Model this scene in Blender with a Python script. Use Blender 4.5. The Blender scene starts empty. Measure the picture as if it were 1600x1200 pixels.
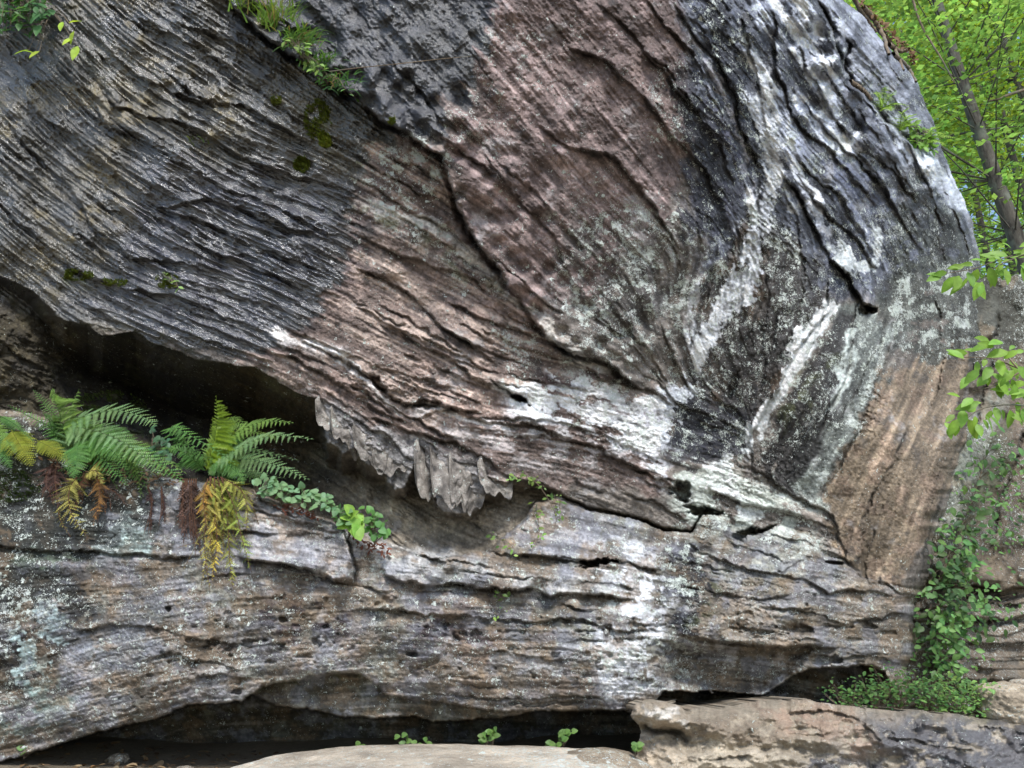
import bpy, bmesh, math, random, time
import numpy as np
from mathutils import Vector, Matrix
T0 = time.time()
rnd = random.Random(7)
S = bpy.context.scene
COL = S.collection

# ---------------------------------------------------------------- camera, world, sun, exposure
F = 1142.0                      # focal length in photo pixels
PITCH = math.radians(18)
CAMZ = 1.5
cam_data = bpy.data.cameras.new('camera')
cam_data.sensor_width = 36
cam_data.lens = 36 * F / 1600
cam_data.clip_start = 0.05
cam_data.clip_end = 500
cam = bpy.data.objects.new('camera', cam_data)
cam.location = (0, 0, CAMZ)
cam.rotation_euler = (math.pi / 2 + PITCH, 0, 0)
COL.objects.link(cam)
S.camera = cam

SUN_EL, SUN_AZ = math.radians(47), math.radians(168)   # azimuth from +y towards +x
w = bpy.data.worlds.new('World'); S.world = w; w.use_nodes = True
nt = w.node_tree
bg = nt.nodes['Background']
sky = nt.nodes.new('ShaderNodeTexSky'); sky.sky_type = 'NISHITA'; sky.sun_disc = False
sky.sun_elevation = SUN_EL; sky.sun_rotation = SUN_AZ
nt.links.new(sky.outputs[0], bg.inputs[0]); bg.inputs[1].default_value = 0.15
sl = bpy.data.lights.new('sun', 'SUN'); sl.energy = 2.7; sl.angle = math.radians(12); sl.color = (1, .975, .94)
sun = bpy.data.objects.new('sun', sl); COL.objects.link(sun)
sd = Vector((math.sin(SUN_AZ) * math.cos(SUN_EL), math.cos(SUN_AZ) * math.cos(SUN_EL), math.sin(SUN_EL)))
sun.rotation_euler = sd.to_track_quat('Z', 'Y').to_euler()
S.view_settings.view_transform = 'Standard'; S.view_settings.look = 'None'
S.view_settings.exposure = 0.86; S.view_settings.gamma = 1

# ---------------------------------------------------------------- helpers
CP, SP = math.cos(PITCH), math.sin(PITCH)
def at(px, py, Y):
    """point at horizontal distance Y (metres, along +y) seen at photo pixel px, py"""
    rx = px - 800.0; u = 600.0 - py
    ry = F * CP - u * SP; rz = F * SP + u * CP
    k = Y / ry
    return Vector((rx * k, Y, CAMZ + rz * k))
def at_np(px, py, Y):
    rx = px - 800.0; u = 600.0 - py
    ry = F * CP - u * SP; rz = F * SP + u * CP
    k = Y / ry
    return np.stack([rx * k, Y + 0 * k, CAMZ + rz * k], -1)

def tag(o, label=None, cat=None, group=None, kind=None):
    if label: o['label'] = label
    if cat: o['category'] = cat
    if group: o['group'] = group
    if kind: o['kind'] = kind
    return o
def empty(name, loc=(0, 0, 0)):
    o = bpy.data.objects.new(name, None); o.location = loc; o.empty_display_size = .05
    COL.objects.link(o); return o

def hash2(ix, iy, seed):
    h = (ix.astype(np.int64) * 374761393 + iy.astype(np.int64) * 668265263 + seed * 1442695041) & 0xffffffff
    h = ((h ^ (h >> 13)) * 1274126177) & 0xffffffff
    h = h ^ (h >> 16)
    return (h & 0xffffff) / float(0xffffff) * 2 - 1
def vnoise(x, y, seed=0):
    x0 = np.floor(x); y0 = np.floor(y); fx = x - x0; fy = y - y0
    fx = fx * fx * fx * (fx * (fx * 6 - 15) + 10); fy = fy * fy * fy * (fy * (fy * 6 - 15) + 10)
    a = hash2(x0, y0, seed); b = hash2(x0 + 1, y0, seed); c = hash2(x0, y0 + 1, seed); d = hash2(x0 + 1, y0 + 1, seed)
    return (a * (1 - fx) + b * fx) * (1 - fy) + (c * (1 - fx) + d * fx) * fy
def fbm(x, y, seed=0, octv=4, gain=.5):
    s = 0; a = 1; n = 0
    for i in range(octv):
        s = s + a * vnoise(x, y, seed + i * 17); n += a; a *= gain; x = x * 2.03 + 11.3; y = y * 2.03 + 5.7
    return s / n
def sstep(a, b, x):
    t = np.clip((x - a) / (b - a), 0, 1); return t * t * (3 - 2 * t)
def tps(pts):
    """thin plate spline through (x, y, value) control points"""
    P = np.array(pts, float); sc = 400.0
    X = P[:, :2] / sc; n = len(P)
    r = np.sqrt(((X[:, None] - X[None]) ** 2).sum(-1)); K = np.where(r > 0, r * r * np.log(r + 1e-12), 0) + np.eye(n) * .02
    A = np.zeros((n + 3, n + 3)); A[:n, :n] = K; A[:n, n] = 1; A[:n, n + 1:] = X; A[n, :n] = 1; A[n + 1:, :n] = X.T
    wv = np.linalg.solve(A, np.concatenate([P[:, 2], [0, 0, 0]]))
    def f(px, py):
        x = px / sc; y = py / sc; out = wv[n] + wv[n + 1] * x + wv[n + 2] * y
        for i in range(n):
            r2 = (x - X[i, 0]) ** 2 + (y - X[i, 1]) ** 2 + 1e-12
            out = out + wv[i] * .5 * r2 * np.log(r2)
        return out
    return f
def up2(f, gx, gy, n=8):
    """evaluate a smooth function on a coarse grid and interpolate bilinearly onto the fine one"""
    xs = np.linspace(gx[0], gx[-1], len(gx) // n); ys = np.linspace(gy[0], gy[-1], len(gy) // n)
    c = f(*np.meshgrid(xs, ys))
    ix = np.interp(gx, xs, np.arange(len(xs))); iy = np.interp(gy, ys, np.arange(len(ys)))
    i0 = np.clip(ix.astype(int), 0, len(xs) - 2); j0 = np.clip(iy.astype(int), 0, len(ys) - 2)
    fx = (ix - i0)[None]; fy = (iy - j0)[:, None]
    return (c[j0][:, i0] * (1 - fx) + c[j0][:, i0 + 1] * fx) * (1 - fy) + (c[j0 + 1][:, i0] * (1 - fx) + c[j0 + 1][:, i0 + 1] * fx) * fy

class Grid:
    def __init__(s, x0, x1, y0, y1, step):
        s.gx = np.arange(x0, x1, step); s.gy = np.arange(y0, y1, step); s.step = step
        s.X, s.Y = np.meshgrid(s.gx, s.gy); s.x0 = x0; s.y0 = y0
    def warp(s, amp, sc, seed):
        a = [fbm(s.X / k, s.Y / k, seed + i * 50, 4, .6) for i, k in enumerate((sc, sc, 9.0, 9.0, 75.0, 75.0))]
        s.LX = s.X + amp * a[0] + 3 * a[2]; s.LY = s.Y + amp * a[1] + 3 * a[3]
        s.CX = s.X + 26 * a[4] + 12 * a[0] + 7 * a[2]; s.CY = s.Y + 26 * a[5] + 12 * a[1] + 7 * a[3]
        s.WX, s.WY = s.LX, s.LY
    def box(s, x0, x1, y0, y1):
        i0 = max(0, int((x0 - s.x0) / s.step)); i1 = min(len(s.gx), int((x1 - s.x0) / s.step) + 2)
        j0 = max(0, int((y0 - s.y0) / s.step)); j1 = min(len(s.gy), int((y1 - s.y0) / s.step) + 2)
        return slice(j0, max(j0, j1)), slice(i0, max(i0, i1))
    def line(s, pts, reach):
        """(slices, distance, sign, t) to a polyline; sign +1 = below a left-to-right line"""
        P = np.array(pts, float)
        sl = s.box(P[:, 0].min() - reach, P[:, 0].max() + reach, P[:, 1].min() - reach, P[:, 1].max() + reach)
        X = s.WX[sl]; Y = s.WY[sl]
        best = np.full(X.shape, 1e9); sg = np.zeros(X.shape); tt = np.zeros(X.shape)
        seg = np.hypot(*(P[1:] - P[:-1]).T); cum = np.concatenate([[0], np.cumsum(seg)]); tot = cum[-1]
        for k in range(len(P) - 1):
            ax, ay = P[k]; dx, dy = P[k + 1] - P[k]; L2 = dx * dx + dy * dy
            t = np.clip(((X - ax) * dx + (Y - ay) * dy) / L2, 0, 1)
            d = np.hypot(X - ax - t * dx, Y - ay - t * dy)
            c = dx * (Y - ay) - dy * (X - ax)
            m = d < best
            best = np.where(m, d, best); sg = np.where(m, np.sign(c), sg); tt = np.where(m, (cum[k] + t * seg[k]) / tot, tt)
        return sl, best, sg, tt
    def colour(s): s.WX, s.WY = s.CX, s.CY
    def lines(s): s.WX, s.WY = s.LX, s.LY
    def poly(s, pts, feather):
        """soft mask 0..1 of a closed polygon"""
        P = np.array(pts, float); Q = np.roll(P, -1, 0)
        sl = s.box(P[:, 0].min() - feather, P[:, 0].max() + feather, P[:, 1].min() - feather, P[:, 1].max() + feather)
        X = s.WX[sl]; Y = s.WY[sl]; best = np.full(X.shape, 1e9); ins = np.zeros(X.shape, bool)
        for (ax, ay), (bx, by) in zip(P, Q):
            dx, dy = bx - ax, by - ay; L2 = dx * dx + dy * dy + 1e-9
            t = np.clip(((X - ax) * dx + (Y - ay) * dy) / L2, 0, 1)
            best = np.minimum(best, np.hypot(X - ax - t * dx, Y - ay - t * dy))
            if abs(dy) > 1e-9:
                c = ((ay > Y) != (by > Y)) & (X < dx * (Y - ay) / dy + ax); ins ^= c
        sd_ = np.where(ins, best, -best)
        m = np.zeros(s.X.shape); m[sl] = sstep(-feather, feather, sd_); return m
def blur(a, sig):
    fy = np.fft.fftfreq(a.shape[0])[:, None]; fx = np.fft.rfftfreq(a.shape[1])[None]
    return np.fft.irfft2(np.fft.rfft2(a) * np.exp(-2 * (np.pi * sig) ** 2 * (fx ** 2 + fy ** 2)), s=a.shape)
def lic(shape, vx, vy, sig, L, seed):
    """noise smeared along the bedding direction"""
    r = np.random.default_rng(seed); N = blur(r.standard_normal(shape), sig)
    H, W = shape; acc = N.copy()
    jj, ii = np.mgrid[0:H, 0:W].astype(np.float32)
    st = max(1.0, sig * .8); K = int(L / st)
    for sgn in (1, -1):
        x = ii.copy(); y = jj.copy()
        for k in range(K):
            ix = np.clip(x, 0, W - 1).astype(np.int32); iy = np.clip(y, 0, H - 1).astype(np.int32)
            x += sgn * st * vx[iy, ix]; y += sgn * st * vy[iy, ix]
            ix = np.clip(x, 0, W - 1).astype(np.int32); iy = np.clip(y, 0, H - 1).astype(np.int32)
            acc += N[iy, ix] * (1 - (k + 1) / (K + 1))
    acc -= acc.mean(); return acc / acc.std()
def shepard(pts, gx, gy, rad=110.0, n=8):
    P = np.array(pts, float)
    def f(X, Y):
        num = 0; den = 0
        for p in P:
            wt = 1 / (((X - p[0]) ** 2 + (Y - p[1]) ** 2) / rad ** 2 + .08) ** 2
            num = num + wt * p[2]; den = den + wt
        return num / den
    return up2(f, gx, gy, n)
def potential(gx, gy, Nx, Ny, n=8):
    """scalar field whose gradient is as close as possible to (Nx, Ny); coarse conjugate gradients"""
    a = Nx[::n, ::n]; b = Ny[::n, ::n]; H, W = a.shape; h = n * (gx[1] - gx[0])
    def D(p):
        return (p[:, 1:] - p[:, :-1]) / h, (p[1:] - p[:-1]) / h
    def DT(gx_, gy_):
        o = np.zeros((H, W)); o[:, 1:] += gx_; o[:, :-1] -= gx_; o[1:] += gy_; o[:-1] -= gy_; return o / h
    rhs = DT((a[:, 1:] + a[:, :-1]) / 2, (b[1:] + b[:-1]) / 2)
    x = np.zeros((H, W)); r = rhs.copy(); p = r.copy(); rs = (r * r).sum()
    for it in range(900):
        Ap = DT(*D(p)); al = rs / ((p * Ap).sum() + 1e-20); x += al * p; r -= al * Ap
        rn = (r * r).sum()
        if rn < 1e-12 * (rhs * rhs).sum(): break
        p = r + rn / rs * p; rs = rn
    cx = gx[::n]; cy = gy[::n]
    ix = np.clip(np.interp(gx, cx, np.arange(W)), 0, W - 1.001); iy = np.clip(np.interp(gy, cy, np.arange(H)), 0, H - 1.001)
    i0 = ix.astype(int); j0 = iy.astype(int); fx = (ix - i0)[None]; fy = (iy - j0)[:, None]
    return (x[j0][:, i0] * (1 - fx) + x[j0][:, i0 + 1] * fx) * (1 - fy) + (x[j0 + 1][:, i0] * (1 - fx) + x[j0 + 1][:, i0 + 1] * fx) * fy

def grid_mesh(name, P, mat, attrs, closed_u=False):
    H, W = P.shape[:2]
    idx = np.arange(H * W).reshape(H, W)
    q = np.stack([idx[:-1, :-1], idx[1:, :-1], idx[1:, 1:], idx[:-1, 1:]], -1).reshape(-1, 4)
    return raw_mesh(name, P.reshape(-1, 3), q, mat, {k: v.reshape(H * W, -1) for k, v in attrs.items()})
def raw_mesh(name, V, Fq, mat, attrs={}, smooth=True, parent=None):
    V = np.asarray(V, np.float32); Fq = np.asarray(Fq, np.int32)
    me = bpy.data.meshes.new(name); k = Fq.shape[1]
    me.vertices.add(len(V)); me.vertices.foreach_set('co', V.ravel())
    me.loops.add(Fq.size); me.loops.foreach_set('vertex_index', Fq.ravel())
    me.polygons.add(len(Fq)); me.polygons.foreach_set('loop_start', np.arange(0, Fq.size, k, dtype=np.int32))
    me.polygons.foreach_set('loop_total', np.full(len(Fq), k, np.int32))
    me.polygons.foreach_set('use_smooth', np.full(len(Fq), smooth))
    me.update(calc_edges=True)
    for n_, v in attrs.items():
        v = np.asarray(v, np.float32)
        if v.shape[1] == 3:
            a = me.attributes.new(n_, 'FLOAT_COLOR', 'POINT')
            a.data.foreach_set('color', np.concatenate([v, np.ones((len(v), 1), np.float32)], 1).ravel())
        else:
            a = me.attributes.new(n_, 'FLOAT', 'POINT'); a.data.foreach_set('value', v.ravel())
    me.materials.append(mat)
    o = bpy.data.objects.new(name, me); COL.objects.link(o)
    if parent: o.parent = parent
    return o

# ---------------------------------------------------------------- materials
def nodes(m):
    m.use_nodes = True; t = m.node_tree; return t, t.nodes, t.links, t.nodes['Principled BSDF']
def mth(t, op, a, b=None, c=None):
    n = t.nodes.new('ShaderNodeMath'); n.operation = op
    for i, v in enumerate((a, b, c)):
        if v is None: continue
        if isinstance(v, (int, float)): n.inputs[i].default_value = v
        else: t.links.new(v, n.inputs[i])
    return n.outputs[0]
def mixc(t, f, a, b, mode='MIX'):
    n = t.nodes.new('ShaderNodeMix'); n.data_type = 'RGBA'; n.blend_type = mode
    for k, v in ((0, f), (6, a), (7, b)):
        if isinstance(v, (int, float)): n.inputs[k].default_value = v
        elif isinstance(v, tuple): n.inputs[k].default_value = (*v, 1)
        else: t.links.new(v, n.inputs[k])
    return n.outputs[2]
def noise_n(t, co, scale, detail=4, rough=.6):
    n = t.nodes.new('ShaderNodeTexNoise'); n.inputs['Scale'].default_value = scale
    n.inputs['Detail'].default_value = detail; n.inputs['Roughness'].default_value = rough
    t.links.new(co, n.inputs['Vector']); return n.outputs[0]
def ramp(t, v, a, b):
    n = t.nodes.new('ShaderNodeMapRange'); n.inputs[1].default_value = a; n.inputs[2].default_value = b
    t.links.new(v, n.inputs[0]); return n.outputs[0]

def rock_material(name):
    m = bpy.data.materials.new(name); t, N, L, B = nodes(m)
    co = N.new('ShaderNodeTexCoord').outputs['Object']
    def attr(n_):
        a = N.new('ShaderNodeAttribute'); a.attribute_name = n_; return a
    alb = attr('albedo').outputs['Color']; wet = attr('wet').outputs['Fac']; lich = attr('lichen').outputs['Fac']
    grain = noise_n(t, co, 130, 5, .7); mid = noise_n(t, co, 22, 5, .65)
    k = mth(t, 'ADD', mth(t, 'MULTIPLY', grain, 1.1), mth(t, 'MULTIPLY', mid, 1.0))
    k = mth(t, 'SUBTRACT', k, .05)
    cc = N.new('ShaderNodeCombineColor')
    for i in range(3): L.new(k, cc.inputs[i])
    c = mixc(t, 1.0, alb, cc.outputs[0], 'MULTIPLY')
    # crustose lichen: two sizes of irregular dots whose number follows the density attribute
    warp = N.new('ShaderNodeVectorMath'); warp.operation = 'MULTIPLY_ADD'
    nz = N.new('ShaderNodeTexNoise'); nz.inputs['Scale'].default_value = 60; L.new(co, nz.inputs['Vector'])
    L.new(nz.outputs['Color'], warp.inputs[0]); warp.inputs[1].default_value = (.055, .055, .055); L.new(co, warp.inputs[2])
    masks = []
    for sc, gain in ((34, .75), (80, .85), (150, .95)):
        v = N.new('ShaderNodeTexVoronoi'); v.inputs['Scale'].default_value = sc; L.new(warp.outputs[0], v.inputs['Vector'])
        sep = N.new('ShaderNodeSeparateColor'); L.new(v.outputs['Color'], sep.inputs[0])
        on = mth(t, 'LESS_THAN', sep.outputs[0], lich)
        rad = mth(t, 'MULTIPLY', mth(t, 'ADD', mth(t, 'MULTIPLY', sep.outputs[1], .6), mth(t, 'MULTIPLY', lich, .5)), gain)
        edge = mth(t, 'MULTIPLY', mth(t, 'SUBTRACT', rad, v.outputs['Distance']), 14)
        masks.append(mth(t, 'MULTIPLY', on, mth(t, 'MINIMUM', mth(t, 'MAXIMUM', edge, 0), 1)))
    lm = mth(t, 'MULTIPLY', mth(t, 'MAXIMUM', mth(t, 'MAXIMUM', masks[0], masks[1]), masks[2]), .9)
    lc = mixc(t, noise_n(t, co, 9, 2, .5), (.42, .50, .41), (.66, .68, .68))
    c = mixc(t, lm, c, lc)
    L.new(c, B.inputs['Base Color'])
    ro = mth(t, 'ADD', mth(t, 'MULTIPLY', mth(t, 'SUBTRACT', 1, wet), .75), mth(t, 'ADD', .13, mth(t, 'MULTIPLY', grain, .14)))
    ro = mth(t, 'ADD', ro, mth(t, 'MULTIPLY', lm, .3))
    L.new(ro, B.inputs['Roughness'])
    L.new(mth(t, 'ADD', .25, mth(t, 'MULTIPLY', wet, .95)), B.inputs['Specular IOR Level'])
    L.new(wet, B.inputs['Coat Weight']); B.inputs['Coat Roughness'].default_value = .2; B.inputs['Coat IOR'].default_value = 1.55
    b1 = N.new('ShaderNodeBump'); b1.inputs['Strength'].default_value = .9; L.new(mth(t, 'SUBTRACT', .018, mth(t, 'MULTIPLY', wet, .006)), b1.inputs['Distance'])
    hgt = mth(t, 'ADD', mth(t, 'MULTIPLY', grain, .55), mth(t, 'MULTIPLY', noise_n(t, co, 45, 4, .6), 1.0))
    hgt = mth(t, 'ADD', hgt, mth(t, 'MULTIPLY', lm, .12))
    L.new(hgt, b1.inputs['Height']); L.new(b1.outputs[0], B.inputs['Normal']); L.new(b1.outputs[0], B.inputs['Coat Normal'])
    return m
ROCK = rock_material('sandstone')

# ================================================================ CLIFF
G = Grid(-110, 1640, -90, 1240, 1.4)
G.warp(7, 38, 3)
X, Y = G.X, G.Y; WX, WY = G.WX, G.WY
gx, gy = G.gx, G.gy
ANG = [(0,0,40),(100,100,45),(300,80,34),(300,300,28),(150,350,36),(0,300,42),(450,300,22),(350,480,20),(500,400,25),(200,470,25),(40,450,38),
       (600,60,50),(700,150,48),(900,200,52),(1000,80,48),(1000,350,45),(850,350,46),(700,350,32),(640,260,30),(700,500,28),(600,550,25),(900,600,12),(800,680,8),(1000,680,12),
       (1100,100,60),(1200,200,65),(1150,300,72),(1300,250,50),(1400,350,62),(1250,50,55),(1350,100,50),(1450,300,66),(1480,400,75),
       (1100,450,108),(1180,450,97),(1250,580,120),(1350,550,115),(1350,700,118),(1420,800,108),(1480,700,115),(1090,560,70),(1120,640,25),(1100,690,12),
       (1000,800,15),(1100,900,8),(1200,850,18),(1250,900,5),(1350,950,-5),(300,950,-8),(150,1080,-15),(500,1000,-6),(700,1000,3),(900,1050,0),(1150,1000,5),(200,820,3),(700,820,6),(500,870,10),(60,700,5),(600,700,35),(800,900,6),(1330,1040,10)]
LOWA = [a for a in ANG if a[1] > 780 and a[0] < 1340] + [(1100,780,14),(1180,760,22),(1260,800,24),(1400,940,-4),(1320,880,16),(1500,1000,-5),(1060,800,14),(900,800,12)]
UPA = [a for a in ANG if not (a[1] > 780 and a[0] < 1340)] + [(1300,780,116),(1380,880,112),(1440,930,108),(1240,720,118),(1200,640,118)]
THu = np.radians(shepard(UPA, gx, gy)); THl = np.radians(shepard(LOWA, gx, gy))
wl = np.maximum(sstep(-6, 8, G.LY - np.interp(G.LX, [-110,0,250,560,720,812,875,980,1080,1262,1340,1450,1640], [625,640,745,842,868,805,774,808,828,832,903,925,960])),
     G.poly([(1060,735),(1120,715),(1165,712),(1215,755),(1290,785),(1325,870),(1340,905),(1200,850),(1060,830)], 9))
TH = THu * (1 - wl) + THl * wl
vx = np.cos(TH).astype(np.float32); vy = np.sin(TH).astype(np.float32)
PHu, PHl = potential(gx, gy, -np.sin(THu), np.cos(THu)), potential(gx, gy, -np.sin(THl), np.cos(THl)); PHI = np.where(wl > .5, PHl, PHu)      # grows down across the beds
PSI = np.where(wl > .5, potential(gx, gy, np.cos(THl), np.sin(THl)), potential(gx, gy, np.cos(THu), np.sin(THu)))       # grows along the beds
l1 = lic(X.shape, vx, vy, 6.0, 60, 1); l2 = lic(X.shape, vx, vy, 2.2, 60, 2); l3 = lic(X.shape, vx, vy, .9, 26, 3)
for l_, k_ in ((l1, 8), (l2, 6), (l3, 2.5)): G.CX += k_ * l_ * vx; G.CY += k_ * l_ * vy
print('lic', time.time() - T0)
iso1 = fbm(X / 90, Y / 90, 21, 4); iso2 = fbm((.8 * G.LX + .6 * G.LY + 14 * l1) / 21, (.8 * G.LY - .6 * G.LX + 9 * l2) / 15, 31, 5, .62); iso3 = vnoise(X / 3.2, Y / 3.2, 41) + .6 * vnoise(X / 1.8, Y / 1.8, 43)

UP = [(0,0,3.7),(250,0,3.5),(450,50,3.5),(0,250,3.9),(250,250,3.75),(450,300,3.8),(0,430,4.1),(250,520,4.05),(500,600,4.15),(560,0,3.35),(800,0,3.2),(1000,0,3.3),(1200,0,3.6),
      (800,250,3.6),(1000,250,3.7),(1200,250,4.1),(1350,250,4.6),(1450,300,5.1),(1520,390,5.8),(700,450,4.0),(900,500,4.15),(1050,500,4.35),(1100,620,4.75),(1000,700,4.6),(800,700,4.4),
      (1150,690,5.0),(1250,500,4.7),(1300,600,4.85),(1400,500,5.2),(1400,700,5.15),(1450,800,5.4),(1520,600,5.9),(1300,800,5.2),(1080,820,5.0),(1200,830,5.2),(1330,0,4.2)]
DU = up2(tps(UP), gx, gy)
LP = [(0,700,4.3),(250,780,4.2),(500,850,4.25),(0,900,4.2),(0,1150,4.5),(200,1100,4.35),(300,950,4.15),(500,950,4.2),(500,1040,4.3),(700,900,4.3),(700,1000,4.3),(900,900,4.5),(900,1050,4.45),
      (1000,1000,4.5),(1100,900,4.9),(1200,1000,5.0),(1300,950,5.2),(1400,950,5.5),(1400,1060,5.6),(1000,850,4.7),(1150,1080,5.2),(600,1110,4.6),(900,1110,4.6),(1250,870,5.15),(1450,900,5.5)]
DL = up2(tps(LP), gx, gy)
BP = [(0,470,4.18),(60,520,4.35),(0,550,4.3),(80,600,4.5),(130,580,4.9),(180,650,4.65),(235,690,4.55),(220,590,5.3),(300,620,5.6),(420,660,5.4),(500,720,5.1),(600,780,4.75),(700,830,4.75),(850,790,4.7),(0,640,4.45),(1000,820,5.5),(1200,840,5.9),(1300,860,6.0)]
DB = up2(tps(BP), gx, gy)
def curve(pts):
    P = np.array(pts, float); return np.interp(WX, P[:, 0], P[:, 1])
EU = [(-110,385),(0,430),(49,452),(97,501),(139,507),(161,524),(214,517),(244,538),(307,561),(367,572),(401,573),(431,593),(465,613),(500,625),(506,650),(509,690),(525,697),(534,711),(555,701),(572,726),(600,731),
      (606,754),(618,765),(630,762),(644,732),(655,696),(663,704),(669,740),(679,785),(690,799),(720,803),(744,797),(758,774),(788,771),(795,748),(840,756),(875,768),(912,788),(980,803),(1010,810),(1040,824),(1078,828),
      (1100,800),(1130,800),(1145,835),(1187,826),(1210,819),(1262,831),(1285,868),(1315,872),(1340,905),(1450,925),(1640,960)]
EL = [(-110,625),(0,640),(100,655),(180,700),(250,745),(390,762),(450,790),(520,815),(560,842),(600,852),(640,862),(720,868),(770,856),(812,815),(835,785),(875,774),(912,795),(980,809),(1010,817),(1040,831),(1080,833),(1100,804),(1130,803),(1150,837),(1190,832),(1215,820),(1262,832),(1285,868),(1315,873),(1345,900),(1450,922),(1640,955)]
ELB = [(-110,1225),(0,1192),(75,1170),(150,1144),(225,1129),(292,1102),(375,1096),(412,1072),(469,1061),(517,1050),(562,1054),(590,1072),(600,1085),(635,1092),(680,1096),(760,1110),(837,1112),(916,1110),(990,1112),(1020,1100),(1037,1080),(1142,1083),(1191,1087),(1210,1076),(1232,1057),(1262,1046),(1322,1042),(1360,1039),(1380,1052),(1400,1085),(1640,1110)]
EM = [(380,1080),(430,1100),(530,1119),(590,1123),(650,1119),(672,1129),(717,1127),(785,1122),(837,1112),(916,1112),(987,1113),(1000,1080)]
HOR = 971.0
yU = curve(EU) + 3 * iso2; yL = curve(EL) + 3 * iso2; yB = curve(ELB) + 4 * iso2; yM = curve(EM) + 4 * iso2

# ---- relief
R = np.zeros(X.shape)
G.colour(); upz = (Y < yU)                                     # upper mass
leftwet = G.poly([(-120,-100),(340,-100),(420,60),(560,160),(610,200),(560,300),(560,400),(500,470),(380,575),(100,510),(-120,420)], 7)
black = G.poly([(440,-100),(775,-100),(765,60),(725,130),(700,235),(640,208),(556,157),(420,60)], 7)
pink = G.poly([(760,-100),(1060,-100),(1080,60),(1080,200),(1050,330),(960,400),(940,480),(860,510),(790,440),(735,360),(700,250),(730,130)], 14)
mid = G.poly([(560,300),(620,200),(700,250),(735,360),(800,450),(900,555),(1000,610),(1060,620),(1045,700),(1060,770),(880,770),(780,740),(640,690),(560,700),(500,630),(375,570),(420,520),(520,440)], 9)
darkV = G.poly([(1060,560),(1110,420),(1180,330),(1290,400),(1310,460),(1240,560),(1170,700),(1090,740),(1050,700)], 9)
facet = G.poly([(1360,600),(1480,520),(1520,560),(1500,680),(1450,860),(1420,940),(1330,900),(1292,780),(1325,700)], 6)
gband = G.poly([(1310,470),(1380,480),(1420,500),(1365,610),(1320,710),(1285,780),(1220,760),(1290,620)], 12)
rtop = G.poly([(1060,-100),(1420,-100),(1540,420),(1320,460),(1190,400),(1100,420),(1080,250)], 20)
lowz = (Y > yL).astype(float)

G.lines(); per = 24.0
ph = PHI / per + .35 * l1 + .5 * vnoise(PSI / 90, PHI / 40, 5)
saw = ph - np.floor(ph)
saw = saw ** 1.5 * (1 - sstep(.93, 1, saw))
ph2 = PHI / 8.5 + .4 * l2 + .6 * vnoise(PSI / 60, PHI / 20, 9); saw2 = ph2 - np.floor(ph2); saw2 = saw2 ** 1.4 * (1 - sstep(.85, 1, saw2))
ph3 = PHI / 4.6 + .5 * l3 + .5 * l2 + .5 * vnoise(PSI / 30, PHI / 9, 15); saw3 = ph3 - np.floor(ph3); saw3 = saw3 * (1 - sstep(.8, 1, saw3))
patch = sstep(-.2, .5, fbm(PSI / 120, PHI / 60, 13, 3))
amp1 = .006 + .014 * leftwet + .008 * mid + .014 * rtop + .010 * darkV + .004 * lowz + .003 * facet
amp1 *= (1 - .6 * pink) * (1 - .75 * black) * .7
smo = 1 - .6 * G.poly([(-110,880),(560,905),(620,960),(600,1040),(300,1090),(-110,1220)], 40)
amp1 = amp1 * smo
R += amp1 * saw * patch
amp2 = .002 + .006 * leftwet + .0012 * mid + .005 * rtop + .004 * darkV + .0010 * lowz + .001 * facet; amp2 *= smo * (1 - .7 * pink) * (1 - .7 * black)
R += amp2 * (1.35 + .5 * leftwet) * saw2 + amp2 * (.6 + 1.1 * leftwet) * saw3 * sstep(-.3, .4, fbm(PSI / 70, PHI / 30, 19, 3))
R += .0055 * l1 * (1 - .75 * pink - .6 * black) + (.0030 + .002 * leftwet + .0015 * rtop) * l2 * smo * (1 - .4 * pink) * (1 - .6 * facet) * (1 - .45 * mid) * (1 - .5 * lowz) + .0024 * l3 * (1 + 1.6 * leftwet - .2 * pink)
R += .03 * np.clip(rtop - .3, 0, 1) * fbm(G.LX / 14, G.LY / 24, 230, 5, .6) * (X > 1300)
R += .06 * iso1 + .006 * iso2 * (1 - .3 * leftwet - .6 * pink) + .0030 * iso3 * (1 + .6 * black + .4 * leftwet + .3 * mid + .4 * lowz)
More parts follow.
